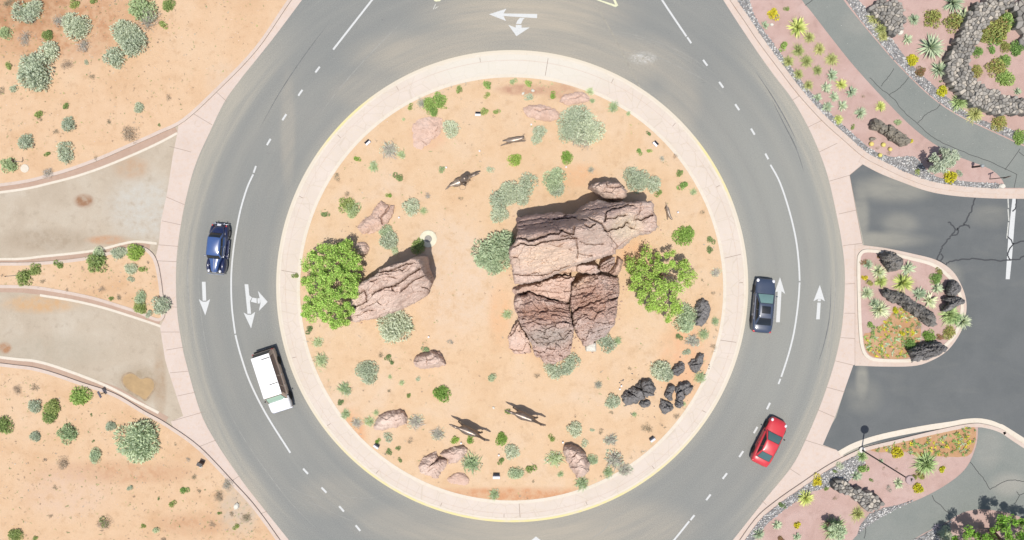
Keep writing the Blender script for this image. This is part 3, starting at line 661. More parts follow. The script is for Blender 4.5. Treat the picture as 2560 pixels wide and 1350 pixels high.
slab_cracks = [(Zm([(130, 792), (200, 770), (290, 800), (420, 775), (520, 735), (640, 715), (670, 700)]), 2.6, 1.0), (Zm([(110, 880), (200, 835), (290, 855), (340, 862), (420, 820), (560, 800), (660, 785), (760, 770), (830, 780)]), 1.7, .75),
    (Zm([(660, 690), (720, 705), (800, 720), (815, 640)]), 3.2, 1.1), (Zm([(680, 745), (760, 735), (830, 775), (850, 830), (860, 930), (850, 990)]), 1.6, .6), (Zm([(930, 610), (960, 645), (1010, 640), (1060, 610)]), 2.0, .8),
    (Zm([(985, 540), (1090, 580), (1130, 620), (1185, 690)]), 2.4, .9), (Zm([(1190, 690), (1300, 670), (1390, 635), (1420, 585), (1440, 600)]), 1.7, .75), (Zm([(1170, 570), (1185, 500), (1215, 455), (1330, 425), (1400, 405)]), 2.0, .9), (Zm([(1185, 550), (1280, 545), (1330, 515), (1410, 505)]), 1.5, .6),
    (Zm([(1545, 560), (1620, 555), (1690, 520), (1730, 508)]), 1.8, .7), (Zm([(1455, 640), (1480, 650)]), 2.2, .6), (Zm([(1410, 395), (1440, 385), (1490, 400)]), 1.8, .7), (Zm([(880, 815), (960, 840), (1060, 845), (1140, 838)]), 1.5, .4),
    (Zm([(120, 1195), (300, 1215), (450, 1200), (620, 1150), (760, 1090)]), 1.4, .35), (Zm([(150, 640), (330, 615), (520, 600), (700, 575), (860, 550)]), 2.0, .45), (Zm([(170, 590), (330, 560), (470, 545), (590, 570), (700, 540), (850, 540)]), 2.2, .5), (Zm([(580, 560), (700, 550), (800, 530), (870, 560), (960, 570)]), 2.4, .8), (Zm([(890, 470), (980, 440), (1120, 430), (1250, 400), (1380, 380)]), 1.6, .5), (Zm([(160, 680), (300, 660), (500, 640), (640, 610)]), 1.6, .35),
    (Zm([(1590, 350), (1580, 440), (1560, 520)]), 1.2, .2), (Zm([(1200, 740), (1260, 780), (1300, 830), (1320, 880)]), 1.5, .3)]
slab = rock("sandstone_slab", "huge tilted pink sandstone slab with shaded ledges, largest rock of the roundabout", slab_out, M['redrock'], slab_ctrl, cracks=slab_cracks, facet=24., fk=.5, noise=.10, ns=(26., 10., -.22), strata=(.13, 40., 9., -.2), edge=7, edrop=.6, step=1.6)
rock("sandstone_boulder", "rounded sandstone boulder standing behind the north edge of the huge slab", Zm([(985, 180), (1060, 120), (1170, 105), (1260, 112), (1350, 125), (1400, 180), (1440, 215), (1435, 290), (1380, 330), (1280, 335), (1180, 320), (1100, 265), (1060, 215)]), M['redrock'],
     [(1472, 470, 2.2), (1490, 458, 3.3), (1512, 455, 3.6), (1540, 460, 3.5), (1565, 480, 2.8), (1520, 475, 3.4), (1550, 500, 2.0), (1500, 492, 2.4), (1520, 500, 2.0)], cracks=[(Zm([(1190, 140), (1210, 180), (1300, 190), (1370, 175), (1385, 150), (1340, 125), (1250, 120), (1190, 140)]), 1.6, .5), (Zm([(1080, 160), (1110, 130), (1180, 120)]), 1.8, .5)], edrop=.9, edge=9, noise=.10)
# --- blocks between
rock("sandstone_block", "squared sandstone block wedged below the huge slab", Zk([(850, 112), (960, 100), (1085, 105), (1095, 150), (1125, 180), (1060, 212), (950, 208), (850, 190)]), M['darkrock'], [(1443, 664, 2.6), (1492, 662, 2.5), (1500, 682, 2.0), (1445, 681, 2.1), (1470, 672, 2.5)], edrop=.4, edge=4, noise=.04)
rock("sandstone_block", "dark striped wedge of sandstone under the east part of the slab", Zk([(1112, 110), (1180, 55), (1262, 18), (1302, 18), (1290, 85), (1240, 165), (1190, 192), (1125, 178)]), M['darkrock'], [(1500, 665, 1.6), (1535, 645, 3.2), (1510, 675, 1.0), (1525, 678, .9), (1538, 650, 2.2)], cracks=[(Zk([(1130, 120), (1200, 80), (1280, 40)]), 1.2, .4), (Zk([(1150, 150), (1220, 110), (1285, 80)]), 1.2, .35)], edrop=.3, edge=4, noise=.08, strata=(.2, 30, 5, -.6))
rock("sandstone_block", "small flat sandstone piece tucked under the slab beside the squared block", Zk([(630, 200), (690, 150), (760, 125), (842, 105), (842, 185), (765, 190), (755, 222), (690, 212)]), M['darkrock'], [(1400, 680, 2.3), (1430, 668, 2.4), (1418, 685, 2.0)], edrop=.2, edge=3, noise=.04)
rock("sandstone_block", "sloping pink sandstone toe beside the right hand tree", Zk([(1300, 0), (1345, 10), (1400, 60), (1380, 140), (1340, 225), (1270, 240), (1210, 205), (1250, 165), (1295, 80)]), M['flatrock'], height=1.0, noise=.06)
# --- two lower rocks
L_out = Zk([(105, 560), (148, 468), (262, 460), (292, 413), (400, 468), (520, 500), (640, 530), (720, 545), (762, 560), (770, 680), (800, 780), (812, 840), (805, 1000), (770, 1150), (700, 1205), (580, 1260), (480, 1292), (420, 1200), (340, 1150), (300, 1000), (240, 890), (170, 770), (125, 640)])
Lz = lambda l: [(1260 + x / 4.655, 640 + y / 4.655, z) for x, y, z in l]
rock("sandstone_rock", "dark wedge shaped sandstone rock, left one of the pair below the huge slab", L_out, M['darkrock'], Lz([(120, 560, 2.0), (150, 480, 2.4), (290, 425, 2.9), (420, 490, 3.0), (600, 540, 2.9), (750, 570, 2.2), (160, 690, 2.6), (220, 780, 3.5), (400, 765, 3.8), (600, 775, 3.9), (790, 785, 3.4), (300, 620, 3.1), (500, 640, 3.2), (680, 660, 3.0), (260, 890, 2.8), (420, 900, 3.1), (600, 900, 3.2), (800, 900, 2.8), (310, 1010, 1.9), (450, 1020, 2.2), (600, 1010, 2.3), (790, 1020, 1.9), (350, 1150, .8), (500, 1150, 1.3), (650, 1130, 1.4), (760, 1130, 1.1), (480, 1280, .3), (600, 1240, .6)]),
     cracks=[(Zk([(200, 790), (330, 770), (480, 800), (560, 790), (680, 770), (800, 790)]), 1.6, .45), (Zk([(330, 640), (480, 655), (620, 640), (760, 660)]), 1.5, .4), (Zk([(560, 600), (660, 615), (770, 640)]), 1.7, .5), (Zk([(380, 510), (520, 520), (640, 550), (740, 560)]), 1.6, .5), (Zk([(560, 690), (660, 700), (770, 715)]), 1.5, .4), (Zk([(450, 980), (470, 880), (500, 800)]), 1.8, .4), (Zk([(290, 910), (340, 960), (380, 1010), (520, 1010), (680, 960), (780, 880)]), 2.2, .5), (Zk([(560, 920), (580, 850), (600, 790)]), 1.5, .35), (Zk([(540, 1080), (545, 1030)]), 2, .3), (Zk([(330, 1080), (350, 1050)]), 2, .3), (Zk([(680, 1090), (740, 1050), (800, 1040)]), 1.8, .3), (Zk([(490, 1190), (500, 1140)]), 1.6, .25)], fk=.85, facet=15., ckk=.6, noise=.16, ns=(16, 10, 0.05), strata=(.16, 34, 6, .06), edge=6, edrop=.4, step=1.5)
R_out = Zk([(778, 520), (782, 400), (788, 335), (835, 300), (905, 250), (985, 222), (1062, 215), (1150, 215), (1250, 250), (1340, 240), (1352, 360), (1340, 490), (1322, 640), (1292, 800), (1210, 925), (1130, 970), (1062, 1000), (1030, 1045), (935, 1050), (870, 950), (812, 850), (788, 700), (765, 560)])
rock("sandstone_rock", "striped brown and grey sandstone rock, right one of the pair below the huge slab", R_out, M['darkrock'], Lz([(800, 400, 2.4), (960, 300, 2.3), (1062, 235, 2.0), (1200, 260, 1.7), (1335, 260, 1.2), (800, 550, 2.5), (800, 690, 2.6), (950, 420, 2.9), (1100, 380, 2.7), (1330, 400, 1.7), (900, 560, 3.1), (1050, 520, 3.2), (1200, 500, 2.8), (1320, 550, 2.0), (860, 700, 3.3), (1000, 650, 3.6), (1150, 610, 3.4), (1300, 650, 2.2), (830, 850, 2.4), (950, 800, 2.9), (1080, 780, 3.0), (1280, 800, 1.7), (880, 950, 1.3), (1000, 920, 1.7), (1150, 900, 1.5), (1210, 920, .9), (950, 1040, .6), (1060, 995, .8)]),
     cracks=[(Zk([(785, 660), (870, 612), (1000, 552), (1122, 520)]), 2.6, .9), (Zk([(800, 470), (870, 450), (950, 430)]), 1.6, .5), (Zk([(900, 545), (1000, 495), (1090, 470)]), 1.8, .5), (Zk([(1140, 552), (1230, 525), (1315, 490)]), 1.9, .6), (Zk([(1225, 612), (1270, 600), (1322, 598)]), 1.8, .6), (Zk([(800, 745), (860, 720), (905, 682), (960, 690)]), 1.7, .5), (Zk([(1060, 900), (1045, 800), (1060, 700), (1120, 610)]), 1.4, .3), (Zk([(830, 880), (950, 860), (1040, 890), (1160, 850)]), 1.6, .35), (Zk([(850, 390), (960, 360), (1060, 340)]), 1.5, .4), (Zk([(1070, 770), (1150, 790), (1240, 765)]), 1.6, .4), (Zk([(1230, 390), (1340, 365)]), 1.3, .3)], fk=.85, facet=15., ckk=.6, noise=.15, ns=(16, 9, -.3), strata=(.17, 34, 7, -.33), edge=6, edrop=.45, step=1.5)
rock("sandstone_ledge", "flat tan sandstone ledge with sandy top between the slab and the dark wedge rock", Zk([(130, 395), (270, 340), (420, 310), (560, 255), (640, 222), (780, 232), (832, 250), (790, 300), (784, 420), (775, 500), (740, 545), (640, 525), (520, 495), (400, 465), (292, 412), (200, 430)]), M['flatrock'], Lz([(140, 400, 1.4), (300, 370, 2.3), (620, 240, 2.8), (820, 250, 2.8), (770, 500, 2.0), (600, 440, 2.4), (520, 490, 2.2), (700, 330, 2.8)]), cracks=[(Zk([(560, 265), (660, 230), (720, 262), (800, 250)]), 1.5, .4), (Zk([(330, 400), (500, 410), (640, 425)]), 1.3, .2)], noise=.05, edrop=.3, edge=4)
rock("sandstone_block", "small jagged pink stone at the west foot of the huge slab", Zk([(90, 378), (150, 352), (222, 338), (278, 378), (240, 470), (145, 472), (105, 432)]), M['flatrock'], height=1.2, noise=.14, power=1.5)
rock("sandstone_rock", "low smooth pink stone leaning on the left side of the dark wedge rock", Zk([(42, 945), (90, 850), (160, 768), (205, 830), (250, 915), (300, 1010), (330, 1140), (140, 1145), (52, 1085)]), M['flatrock'], Lz([(50, 950, .7), (160, 780, 1.5), (240, 920, 1.2), (320, 1130, .3), (60, 1080, .2), (180, 1000, .8), (120, 900, 1.2)]), cracks=[(Zk([(70, 930), (110, 880), (165, 800)]), 2.2, .5)], edrop=.2, noise=.04)
rock("cut_stone", "small white cut stone lying at the south foot of the striped rock", Zk([(948, 1042), (1060, 1000), (1078, 1045), (1076, 1112), (1010, 1118), (950, 1110)]), M['palestone'], height=.5, noise=.03, power=6, rough_edge=.5)
# --- the tall left rock
lr_out = Zl([(75, 955), (140, 850), (215, 720), (300, 650), (430, 590), (500, 545), (505, 490), (640, 450), (760, 415), (900, 368), (960, 335), (1040, 318), (1110, 332), (1155, 420), (1195, 520), (1230, 600), (1282, 680), (1270, 770), (1255, 855), (1200, 900), (1110, 952), (1000, 1010), (900, 1050), (800, 1100), (680, 1140), (560, 1195), (430, 1232), (250, 1262), (120, 1270), (95, 1180), (92, 1080)])
rock("sandstone_boulder", "tall pale pink sandstone rock with slanting cracks beside the left green tree", lr_out, M['redrock'], facet=22., fk=.55, ctrl= [(1037, 649, 6.6), (1050, 660, 6.2), (1015, 658, 6.4), (990, 662, 5.8), (950, 675, 4.3), (1030, 668, 6.2), (1045, 680, 5.8), (1058, 690, 5.2), (1072, 700, 4.0), (1052, 652, 5.6), (1060, 672, 4.8), (1078, 712, 2.8), (1072, 733, 1.2), (1010, 690, 5.0), (960, 700, 4.2), (1040, 705, 4.2), (1060, 720, 3.0), (911, 703, 2.6), (960, 725, 3.6), (1000, 725, 3.7), (890, 735, 1.6), (920, 740, 2.4), (880, 755, 1.3), (895, 785, 1.2), (940, 760, 2.4), (990, 750, 2.8), (1045, 738, 2.0), (885, 803, .4), (935, 795, .6), (1010, 768, .8), (955, 788, .9)],
     cracks=[(Zl([(505, 545), (690, 512), (830, 452), (900, 420), (1000, 405)]), 2.2, .8), (Zl([(700, 520), (850, 505), (930, 440)]), 2.0, .5), (Zl([(425, 855), (470, 808), (600, 765), (700, 742), (760, 735)]), 2.2, .8), (Zl([(700, 745), (712, 800)]), 1.8, .5), (Zl([(780, 710), (900, 622), (1000, 560), (1105, 490)]), 2.6, .9), (Zl([(840, 808), (930, 740), (960, 700), (1050, 640), (1175, 590)]), 2.0, .7), (Zl([(95, 945), (170, 880), (300, 805), (330, 880), (340, 960)]), 1.8, .5), (Zl([(95, 1040), (180, 1050), (250, 1010), (330, 960)]), 1.8, .5), (Zl([(1160, 760), (1215, 765), (1255, 800)]), 1.7, .5), (Zl([(410, 672), (490, 640)]), 2.0, .5), (Zl([(300, 1120), (360, 1085), (410, 1095)]), 1.7, .4), (Zl([(520, 580), (600, 560), (690, 560)]), 1.7, .4), (Zl([(670, 600), (740, 612)]), 1.7, .35)], noise=.10, ns=(18, 10, -.45), strata=(.10, 40, 10, -.42), edge=6, edrop=.5, step=1.5)
# --- other island rocks
fr = M['flatrock']; rr_ = M['redrock']
rock("sandstone_boulder", "low rounded sandstone boulder alone below the tall left rock", [(1032, 905), (1040, 890), (1058, 880), (1078, 876), (1098, 880), (1110, 893), (1116, 912), (1095, 920), (1060, 925), (1038, 918)], rr_, height=1.3, noise=.06, power=2.6, cracks=[([(1085, 882), (1105, 893), (1112, 908)], 1.6, .2), ([(1066, 898), (1068, 912)], 1.5, .2)])
rock("sandstone_boulder", "long flat sandstone boulder at the lower left of the island", [(932, 1062), (945, 1040), (965, 1030), (990, 1023), (1012, 1028), (1020, 1045), (1015, 1060), (990, 1070), (955, 1078), (935, 1075)], rr_, height=.9, noise=.05, power=2.5, cracks=[([(975, 1066), (1000, 1062)], 1.5, .15), ([(990, 1050), (1003, 1045), (1003, 1055)], 1.3, .1)])
rock("sandstone_boulder", "cracked pink boulder in two lobes at the bottom left of the island", [(1044, 1165), (1055, 1145), (1075, 1132), (1094, 1128), (1098, 1140), (1118, 1145), (1122, 1160), (1105, 1180), (1092, 1200), (1072, 1192), (1050, 1182)], rr_, height=1.0, noise=.10, power=2.2, cracks=[([(1094, 1130), (1098, 1146), (1078, 1164)], 1.8, .5), ([(1098, 1146), (1118, 1148), (1122, 1160)], 1.8, .4), ([(1070, 1178), (1085, 1170)], 1.3, .2)])
rock("sandstone_boulder", "flat pink rock joining the cracked boulder, beside a spiky shrub", [(1096, 1136), (1110, 1126), (1135, 1116), (1158, 1112), (1170, 1124), (1162, 1142), (1140, 1158), (1120, 1162), (1120, 1148)], rr_, height=.7, noise=.06, power=2.8)
rock("sandstone_rock", "half buried pink rock nearest the bottom apron edge", [(1116, 1198), (1130, 1186), (1148, 1178), (1165, 1186), (1175, 1200), (1165, 1214), (1140, 1212), (1122, 1206)], fr, height=.35, noise=.05, power=2.2)
rock("sandstone_boulder", "rounded sandstone boulder with a diagonal crack at the bottom right of the island", [(1404, 1125), (1412, 1113), (1430, 1110), (1450, 1118), (1465, 1135), (1475, 1155), (1474, 1178), (1460, 1194), (1440, 1194), (1428, 1175), (1415, 1150)], rr_, height=1.5, noise=.05, power=2.6, cracks=[([(1420, 1162), (1432, 1150)], 1.5, .3), ([(1434, 1142), (1442, 1134)], 1.5, .3)])
rock("sandstone_rock", "wide flat rock with a groove below the top apron, left of the big grey shrub", [(1304, 272), (1320, 262), (1345, 259), (1375, 266), (1398, 278), (1404, 290), (1390, 302), (1368, 306), (1340, 300), (1315, 290)], fr, height=.40, noise=.05, power=2.4, cracks=[([(1340, 276), (1362, 275), (1385, 271)], 1.2, .15)])
rock("sandstone_rock", "flat buried rock touching the top apron above the big grey shrub", [(1395, 256), (1402, 244), (1420, 232), (1445, 228), (1468, 236), (1474, 252), (1455, 260), (1420, 262)], fr, height=.35, noise=.06, power=2.3, cracks=[([(1424, 247), (1440, 243), (1452, 238)], 1.2, .12)])
rock("sandstone_rock", "broad sunken pink rock at the upper left of the island", [(1030, 310), (1045, 296), (1075, 290), (1105, 295), (1112, 318), (1098, 338), (1078, 358), (1052, 376), (1032, 368), (1030, 340)], fr, height=.28, noise=.06, power=2.2, cracks=[([(1055, 350), (1072, 366), (1090, 340)], 1.2, .1), ([(1088, 330), (1096, 318)], 1.2, .12)])
rock("sandstone_rock", "long cracked rock outcrop between the olive shrub and the sage above the left tree", [(890, 568), (905, 550), (925, 538), (938, 515), (952, 502), (972, 503), (990, 512), (985, 535), (975, 560), (955, 575), (930, 585), (905, 588)], fr, height=.6, noise=.10, power=2.2, cracks=[([(955, 503), (975, 512), (965, 530), (952, 545), (955, 560)], 2.0, .4), ([(990, 512), (985, 535), (972, 560)], 2.2, .4)])
rock("sandstone_rock", "small round pink stone touching the upper right of the left green tree", [(888, 615), (898, 605), (910, 604), (922, 612), (922, 628), (910, 640), (895, 635)], rr_, height=.7, noise=.05, power=2.2)
lv = M['lava']
for pts, lab, hgt, ck in (
    ([(1735, 770), (1745, 750), (1758, 744), (1772, 752), (1778, 775), (1770, 800), (1755, 818), (1738, 815), (1735, 795)], "smooth dark lava boulder, uppermost by the right apron", 1.0, ()),
    ([(1722, 905), (1735, 895), (1742, 884), (1752, 878), (1762, 884), (1760, 900), (1752, 922), (1742, 936), (1728, 932), (1721, 918)], "long dark lava boulder nearest the right apron", .8, [([(1735, 912), (1750, 908)], 1.5, .3)]),
    ([(1678, 922), (1690, 908), (1702, 903), (1712, 910), (1712, 926), (1702, 938), (1688, 940)], "oval dark lava boulder beside a sage clump", .7, [([(1690, 930), (1703, 924)], 1.5, .2)]),
    ([(1552, 990), (1562, 975), (1578, 968), (1595, 955), (1605, 945), (1622, 944), (1634, 952), (1641, 975), (1636, 990), (1615, 998), (1600, 1003), (1588, 1010), (1565, 1016), (1556, 1005)], "largest dark lava pile with lumpy top at the lower right", 1.2, [([(1605, 950), (1602, 975), (1615, 995)], 1.8, .5), ([(1570, 980), (1590, 992)], 1.8, .4), ([(1603, 975), (1630, 985)], 1.6, .4), ([(1580, 968), (1600, 972)], 1.6, .4)]),
    ([(1597, 1008), (1608, 1000), (1622, 998), (1627, 1010), (1618, 1019), (1602, 1018)], "small dark lava stone tucked below the largest lava pile", .55, ()),
    ([(1660, 982), (1668, 966), (1678, 961), (1688, 966), (1684, 985), (1680, 1002), (1668, 998)], "upright dark lava stone, left of the clustered lava boulders", .75, [([(1672, 982), (1684, 985)], 1.5, .3)]),
    ([(1686, 972), (1698, 955), (1712, 950), (1728, 957), (1735, 968), (1728, 982), (1714, 990), (1708, 1002), (1712, 1012), (1700, 1022), (1687, 1015), (1688, 995)], "big curved dark lava boulder in the middle of the cluster", 1.0, [([(1690, 985), (1708, 975), (1712, 990)], 1.7, .5), ([(1688, 1000), (1700, 1010)], 1.5, .3)]),
    ([(1648, 1000), (1655, 996), (1668, 1003), (1682, 1012), (1684, 1022), (1672, 1032), (1658, 1036), (1650, 1024)], "dark lava boulder lowest in the cluster by the apron", .75, [([(1668, 1010), (1676, 1024)], 1.7, .35)])):
    rock("lava_boulder", lab, pts, lv, height=hgt, noise=.16, ns=(7, 7, 0), power=2.0, cracks=ck, step=1.3, group="dark lava boulders on the island")
rock("lava_boulder", "long brown log-like lava rock in the planting bed between kerb and footpath", [(2170, 312), (2178, 298), (2190, 293), (2205, 300), (2220, 312), (2228, 310), (2245, 322), (2262, 335), (2275, 346), (2278, 358), (2262, 366), (2248, 368), (2230, 355), (2210, 343), (2190, 328), (2175, 322)], M['lavabrown'], height=1.1, noise=.16, ns=(7, 7, 0), power=2.0, cracks=[([(2222, 312), (2216, 330), (2208, 342)], 2, .4), ([(2240, 330), (2255, 345)], 1.5, .25)], step=1.3)
rock("lava_boulder", "small brown lava stone below the log-like rock", [(2172, 345), (2180, 341), (2191, 344), (2190, 351), (2178, 353)], M['lavabrown'], height=.3, noise=.05, step=1.2)
Zp = lambda l: [(2140 + x / 4.353, 610 + y / 4.353) for x, y in l]
for pts, lab, hgt, an in (
    ([(245, 125), (310, 75), (380, 72), (440, 105), (520, 165), (515, 220), (480, 285), (420, 300), (350, 320), (275, 225)], "grooved grey lava rock at the top corner of the rounded planter", 1.5, .3),
    ([(262, 545), (280, 500), (340, 475), (450, 520), (540, 540), (610, 600), (700, 650), (850, 745), (892, 880), (835, 915), (760, 880), (690, 835), (560, 740), (450, 660), (350, 625)], "long grey lava ridge lying diagonally across the rounded planter", 1.2, .6),
    ([(990, 450), (1010, 405), (1060, 388), (1130, 430), (1142, 510), (1065, 578), (980, 545)], "dark lava rock against the right kerb of the rounded planter", 1.4, .4),
    ([(905, 590), (1000, 570), (1110, 562), (1200, 608), (1195, 650), (1120, 680), (1050, 720), (990, 760), (925, 730), (985, 650)], "jagged dark lava rock just below the one at the right kerb", 1.2, -.2),
    ([(550, 1160), (640, 1110), (720, 1075), (850, 1042), (930, 1070), (1010, 1130), (960, 1180), (910, 1222), (860, 1225), (790, 1262), (680, 1285), (600, 1292), (590, 1230)], "furrowed dark lava rock at the bottom of the rounded planter", 1.3, -.1)):
    rock("lava_boulder", lab, Zp(pts), M['lavagrey'] if 'grey' in lab else M['lava'], height=hgt, noise=.17, ns=(9, 5, an), power=2.2, strata=(.25, 22, 5, an), step=1.2, group="lava rocks of the rounded planter", base=.12)
for px, py, r in ((1308, 234, 4.5), (1332, 227, 5), (1234, 1019, 4), (1916, 62, 6), (2552, 10, 14), (2535, 18, 9)):
    pass

# ------------------------------------------------------------------ dry stone walls: one thing each, stones inside it
def stones(poly, cell, z0, zh, name, label):
    """packed irregular flat stones: shrunken cells of scattered points, each with its own height and tilt"""
    P = np.array(poly); lo = P.min(0) - cell; hi = P.max(0) + cell; V = []; F = []; pts = []
    nx = int((hi[0] - lo[0]) / cell) + 1; ny = int((hi[1] - lo[1]) / (cell * .86)) + 1
    for j in range(ny):
        for i in range(nx):
            if random.random() < .10: continue
            pts.append((lo[0] + (i + .5 * (j % 2) + .5 + random.uniform(-.42, .42)) * cell, lo[1] + (j + .5 + random.uniform(-.42, .42)) * cell * .86))
    A_ = np.array(pts)
    for i in np.where(inside(A_[:, 0], A_[:, 1], poly))[0]:
        c = A_[i]; q = [(c[0] + dx * cell * 1.15, c[1] + dy * cell * 1.15) for dx, dy in ((-1, -.6), (-.4, -1), (.5, -1), (1, -.4), (1, .5), (.4, 1), (-.5, 1), (-1, .5))]
        d = np.hypot(*(A_ - c).T)
        for k in np.where((d < cell * 3) & (d > 0))[0]:
            m = (A_[k] + c) / 2; n_ = (A_[k] - c) / d[k]; o = []
            for e in range(len(q)):
                p, r = q[e], q[(e + 1) % len(q)]; sp = (p[0] - m[0]) * n_[0] + (p[1] - m[1]) * n_[1]; sr = (r[0] - m[0]) * n_[0] + (r[1] - m[1]) * n_[1]
                if sp <= 0: o.append(p)
                if sp * sr < 0: t = sp / (sp - sr); o.append((p[0] + (r[0] - p[0]) * t, p[1] + (r[1] - p[1]) * t))
            q = o
            if len(q) < 3: break
        if len(q) < 3: continue
        n = len(q); b = len(V); h = z0 + zh + random.uniform(-.2, .10); tx, ty = random.uniform(-.16, .16), random.uniform(-.16, .16)
        for k, dz in ((.95, -zh * .85), (.95, -.06), (.80, 0.0)):
            for x, y in q:
                ux, uy = (x - c[0]) * k + random.uniform(-.25, .25), (y - c[1]) * k + random.uniform(-.25, .25)
                w = W(c[0] + ux, c[1] + uy, h); V.append((w[0], w[1], h + dz + ((tx * ux + ty * uy) * S if dz > -.2 else 0)))
        for ring in range(2):
            for e in range(n): F.append((b + ring * n + e, b + ring * n + (e + 1) % n, b + (ring + 1) * n + (e + 1) % n, b + (ring + 1) * n + e))
        F.append(tuple(b + 2 * n + e for e in range(n)))
    o = mesh_obj(name, V, F, M['wallstone']); tag(o, label, "stone wall")
    bm = bmesh.new(); bm.from_mesh(o.data); bmesh.ops.recalc_face_normals(bm, faces=bm.faces[:]); bm.to_mesh(o.data); bm.free()
    return o
stones([(2190, 0), (2250, 0), (2263, 20), (2262, 60), (2250, 80), (2235, 92), (2222, 80), (2215, 60), (2195, 42), (2180, 25)], 8.5, .10, .7, "stone_wall", "short grey dry stone wall end beside the footpath at the top")
stones([(2440, 10), (2520, -25), (2545, 0), (2500, 40), (2462, 68), (2452, 95), (2432, 125), (2424, 150), (2428, 172), (2440, 195), (2470, 220), (2510, 235), (2560, 248), (2640, 255), (2640, 290), (2560, 284), (2500, 286), (2445, 268), (2412, 245), (2385, 218), (2372, 200), (2368, 178), (2372, 150), (2385, 120), (2398, 92), (2412, 66), (2425, 35)], 8.8, .10, 1.0, "stone_wall", "long curving dry stone wall of grey basalt at the upper right")
stones([(2530, 22), (2562, -10), (2600, -10), (2600, 100), (2556, 112), (2552, 85), (2545, 60), (2548, 40)], 15, .10, .7, "stone_wall", "rough wall of big dark stones in the top right corner")
stones([(2080, 1210), (2100, 1203), (2125, 1212), (2160, 1226), (2195, 1243), (2210, 1262), (2198, 1275), (2178, 1282), (2155, 1270), (2140, 1250), (2110, 1232), (2086, 1226)], 9, .10, .85, "stone_wall", "small dry stone wall in the lower right planting bed")

# ------------------------------------------------------------------ grey river gravel bands (uncountable)
def gravel(poly, dens, name="river_gravel", r=(.045, .115), z=.10, mat='pebble'):
    pts = scatter(poly, dens); V = []; F = []
    for x, y in pts:
        rr = random.uniform(*r); X_, Y_, _ = W(x, y); b = len(V); an = random.uniform(0, 6.28); e = random.uniform(.6, 1)
        for q in range(5):
            t = an + q * 1.2566; V.append((X_ + rr * math.cos(t), Y_ + rr * e * math.sin(t), z - .01))
        for q in range(5):
            t = an + q * 1.2566 + .3; V.append((X_ + .7 * rr * math.cos(t), Y_ + .7 * rr * e * math.sin(t), z + rr * .7))
        for q in range(5): F.append((b + q, b + (q + 1) % 5, b + 5 + (q + 1) % 5, b + 5 + q))
        F.append(tuple(b + 5 + q for q in range(5)))
    o = mesh_obj(name, V, F, M[mat]); o["kind"] = 'stuff'; return o
M['gravel_bed'] = simple("grey_gravel_bed", (.17, .165, .16), .95, .1, 0, .3, 20)
def gband(poly, dens=75, **kw):
    sheet("gravel_bed", poly, .1045, M['gravel_bed']); gravel(poly, dens, **kw)
def offs(edge, d0, d1):
    P = np.array(edge); T = np.gradient(P, axis=0); T /= np.linalg.norm(T, axis=1, keepdims=True); N = np.stack([T[:, 1], -T[:, 0]], 1)
    return [tuple(p) for p in P + N * d0] + [tuple(p) for p in (P + N * np.asarray(d1)[..., None] if np.ndim(d1) else P + N * d1)[::-1]]
nk = [p for p in ne_edge if p[1] > -40 and p[0] < 2515]
wid = np.array([20 + 26 * (max(0, 1 - abs(p[1] + 10) / 60.)) + (30 * math.exp(-((p[0] - 2265) / 40.) ** 2)) for p in nk])
gband(offs(nk, 7, wid))
gband(spline([(2106, -10), (2142, 40), (2192, 101), (2242, 158), (2308, 224), (2358, 264), (2408, 294), (2458, 317), (2508, 340), (2565, 366)], 3) + spline([(2575, 350), (2540, 330), (2500, 315), (2450, 300), (2405, 275), (2360, 238), (2300, 185), (2255, 135), (2225, 95), (2190, 60), (2170, 30), (2135, -10)], 3))
sk = [p for p in se_in if p[1] > 1125 and p[0] < 2150 and p[1] < 1375]
wid = np.array([26 + 34 * max(0, 1 - abs(p[0] - 2085) / 75.) for p in sk])
gband(offs(sk, -6, -wid))
gband([(2208, 1268), (2240, 1262), (2285, 1248), (2240, 1270), (2190, 1300), (2157, 1321), (2140, 1340), (2150, 1310), (2170, 1285), (2190, 1276)])
gband([(2255, 1360), (2288, 1345), (2320, 1328), (2351, 1313), (2375, 1300), (2372, 1325), (2350, 1350), (2340, 1375)])
# pale chips spilled on footpath and sand
def chips(polys, dens, z, mat, name, r=(.02, .05)):
    V = []; F = []
    for poly in polys:
        for x, y in scatter(poly, dens):
            rr = random.uniform(*r); zz = z if z is not None else zg(x, y) + .03; X_, Y_, _ = W(x, y); b = len(V); an = random.uniform(0, 6.28)
            for q in range(4):
                t = an + q * 1.5708; V.append((X_ + rr * math.cos(t), Y_ + rr * .75 * math.sin(t), zz - .03))
            V.append((X_, Y_, zz + rr * .8))
            for q in range(4): F.append((b + q, b + (q + 1) % 4, b + 4))
    o = mesh_obj(name, V, F, mat); o["kind"] = 'stuff'; return o
M['chip'] = simple("white_chip", (.62, .58, .54), .9, .2)
chips([[(2190, 150), (2300, 230), (2400, 300), (2560, 370), (2560, 420), (2440, 400), (2330, 340), (2240, 260)]], .55, .115, M['chip'], "stone_chips", (.025, .05))
chips([[(2060, 0), (2120, 20), (2230, 160), (2170, 190), (2080, 80)]], .3, .115, M['chip'], "stone_chips", (.025, .045))
chips([[(1880, 30), (2000, 20), (2200, 260), (2320, 360), (2300, 400), (2170, 370), (2000, 210)], [(1900, 1340), (2080, 1190), (2330, 1110), (2330, 1210), (2130, 1340)]], 1.0, .115, M['chip'], "stone_chips", (.02, .04))

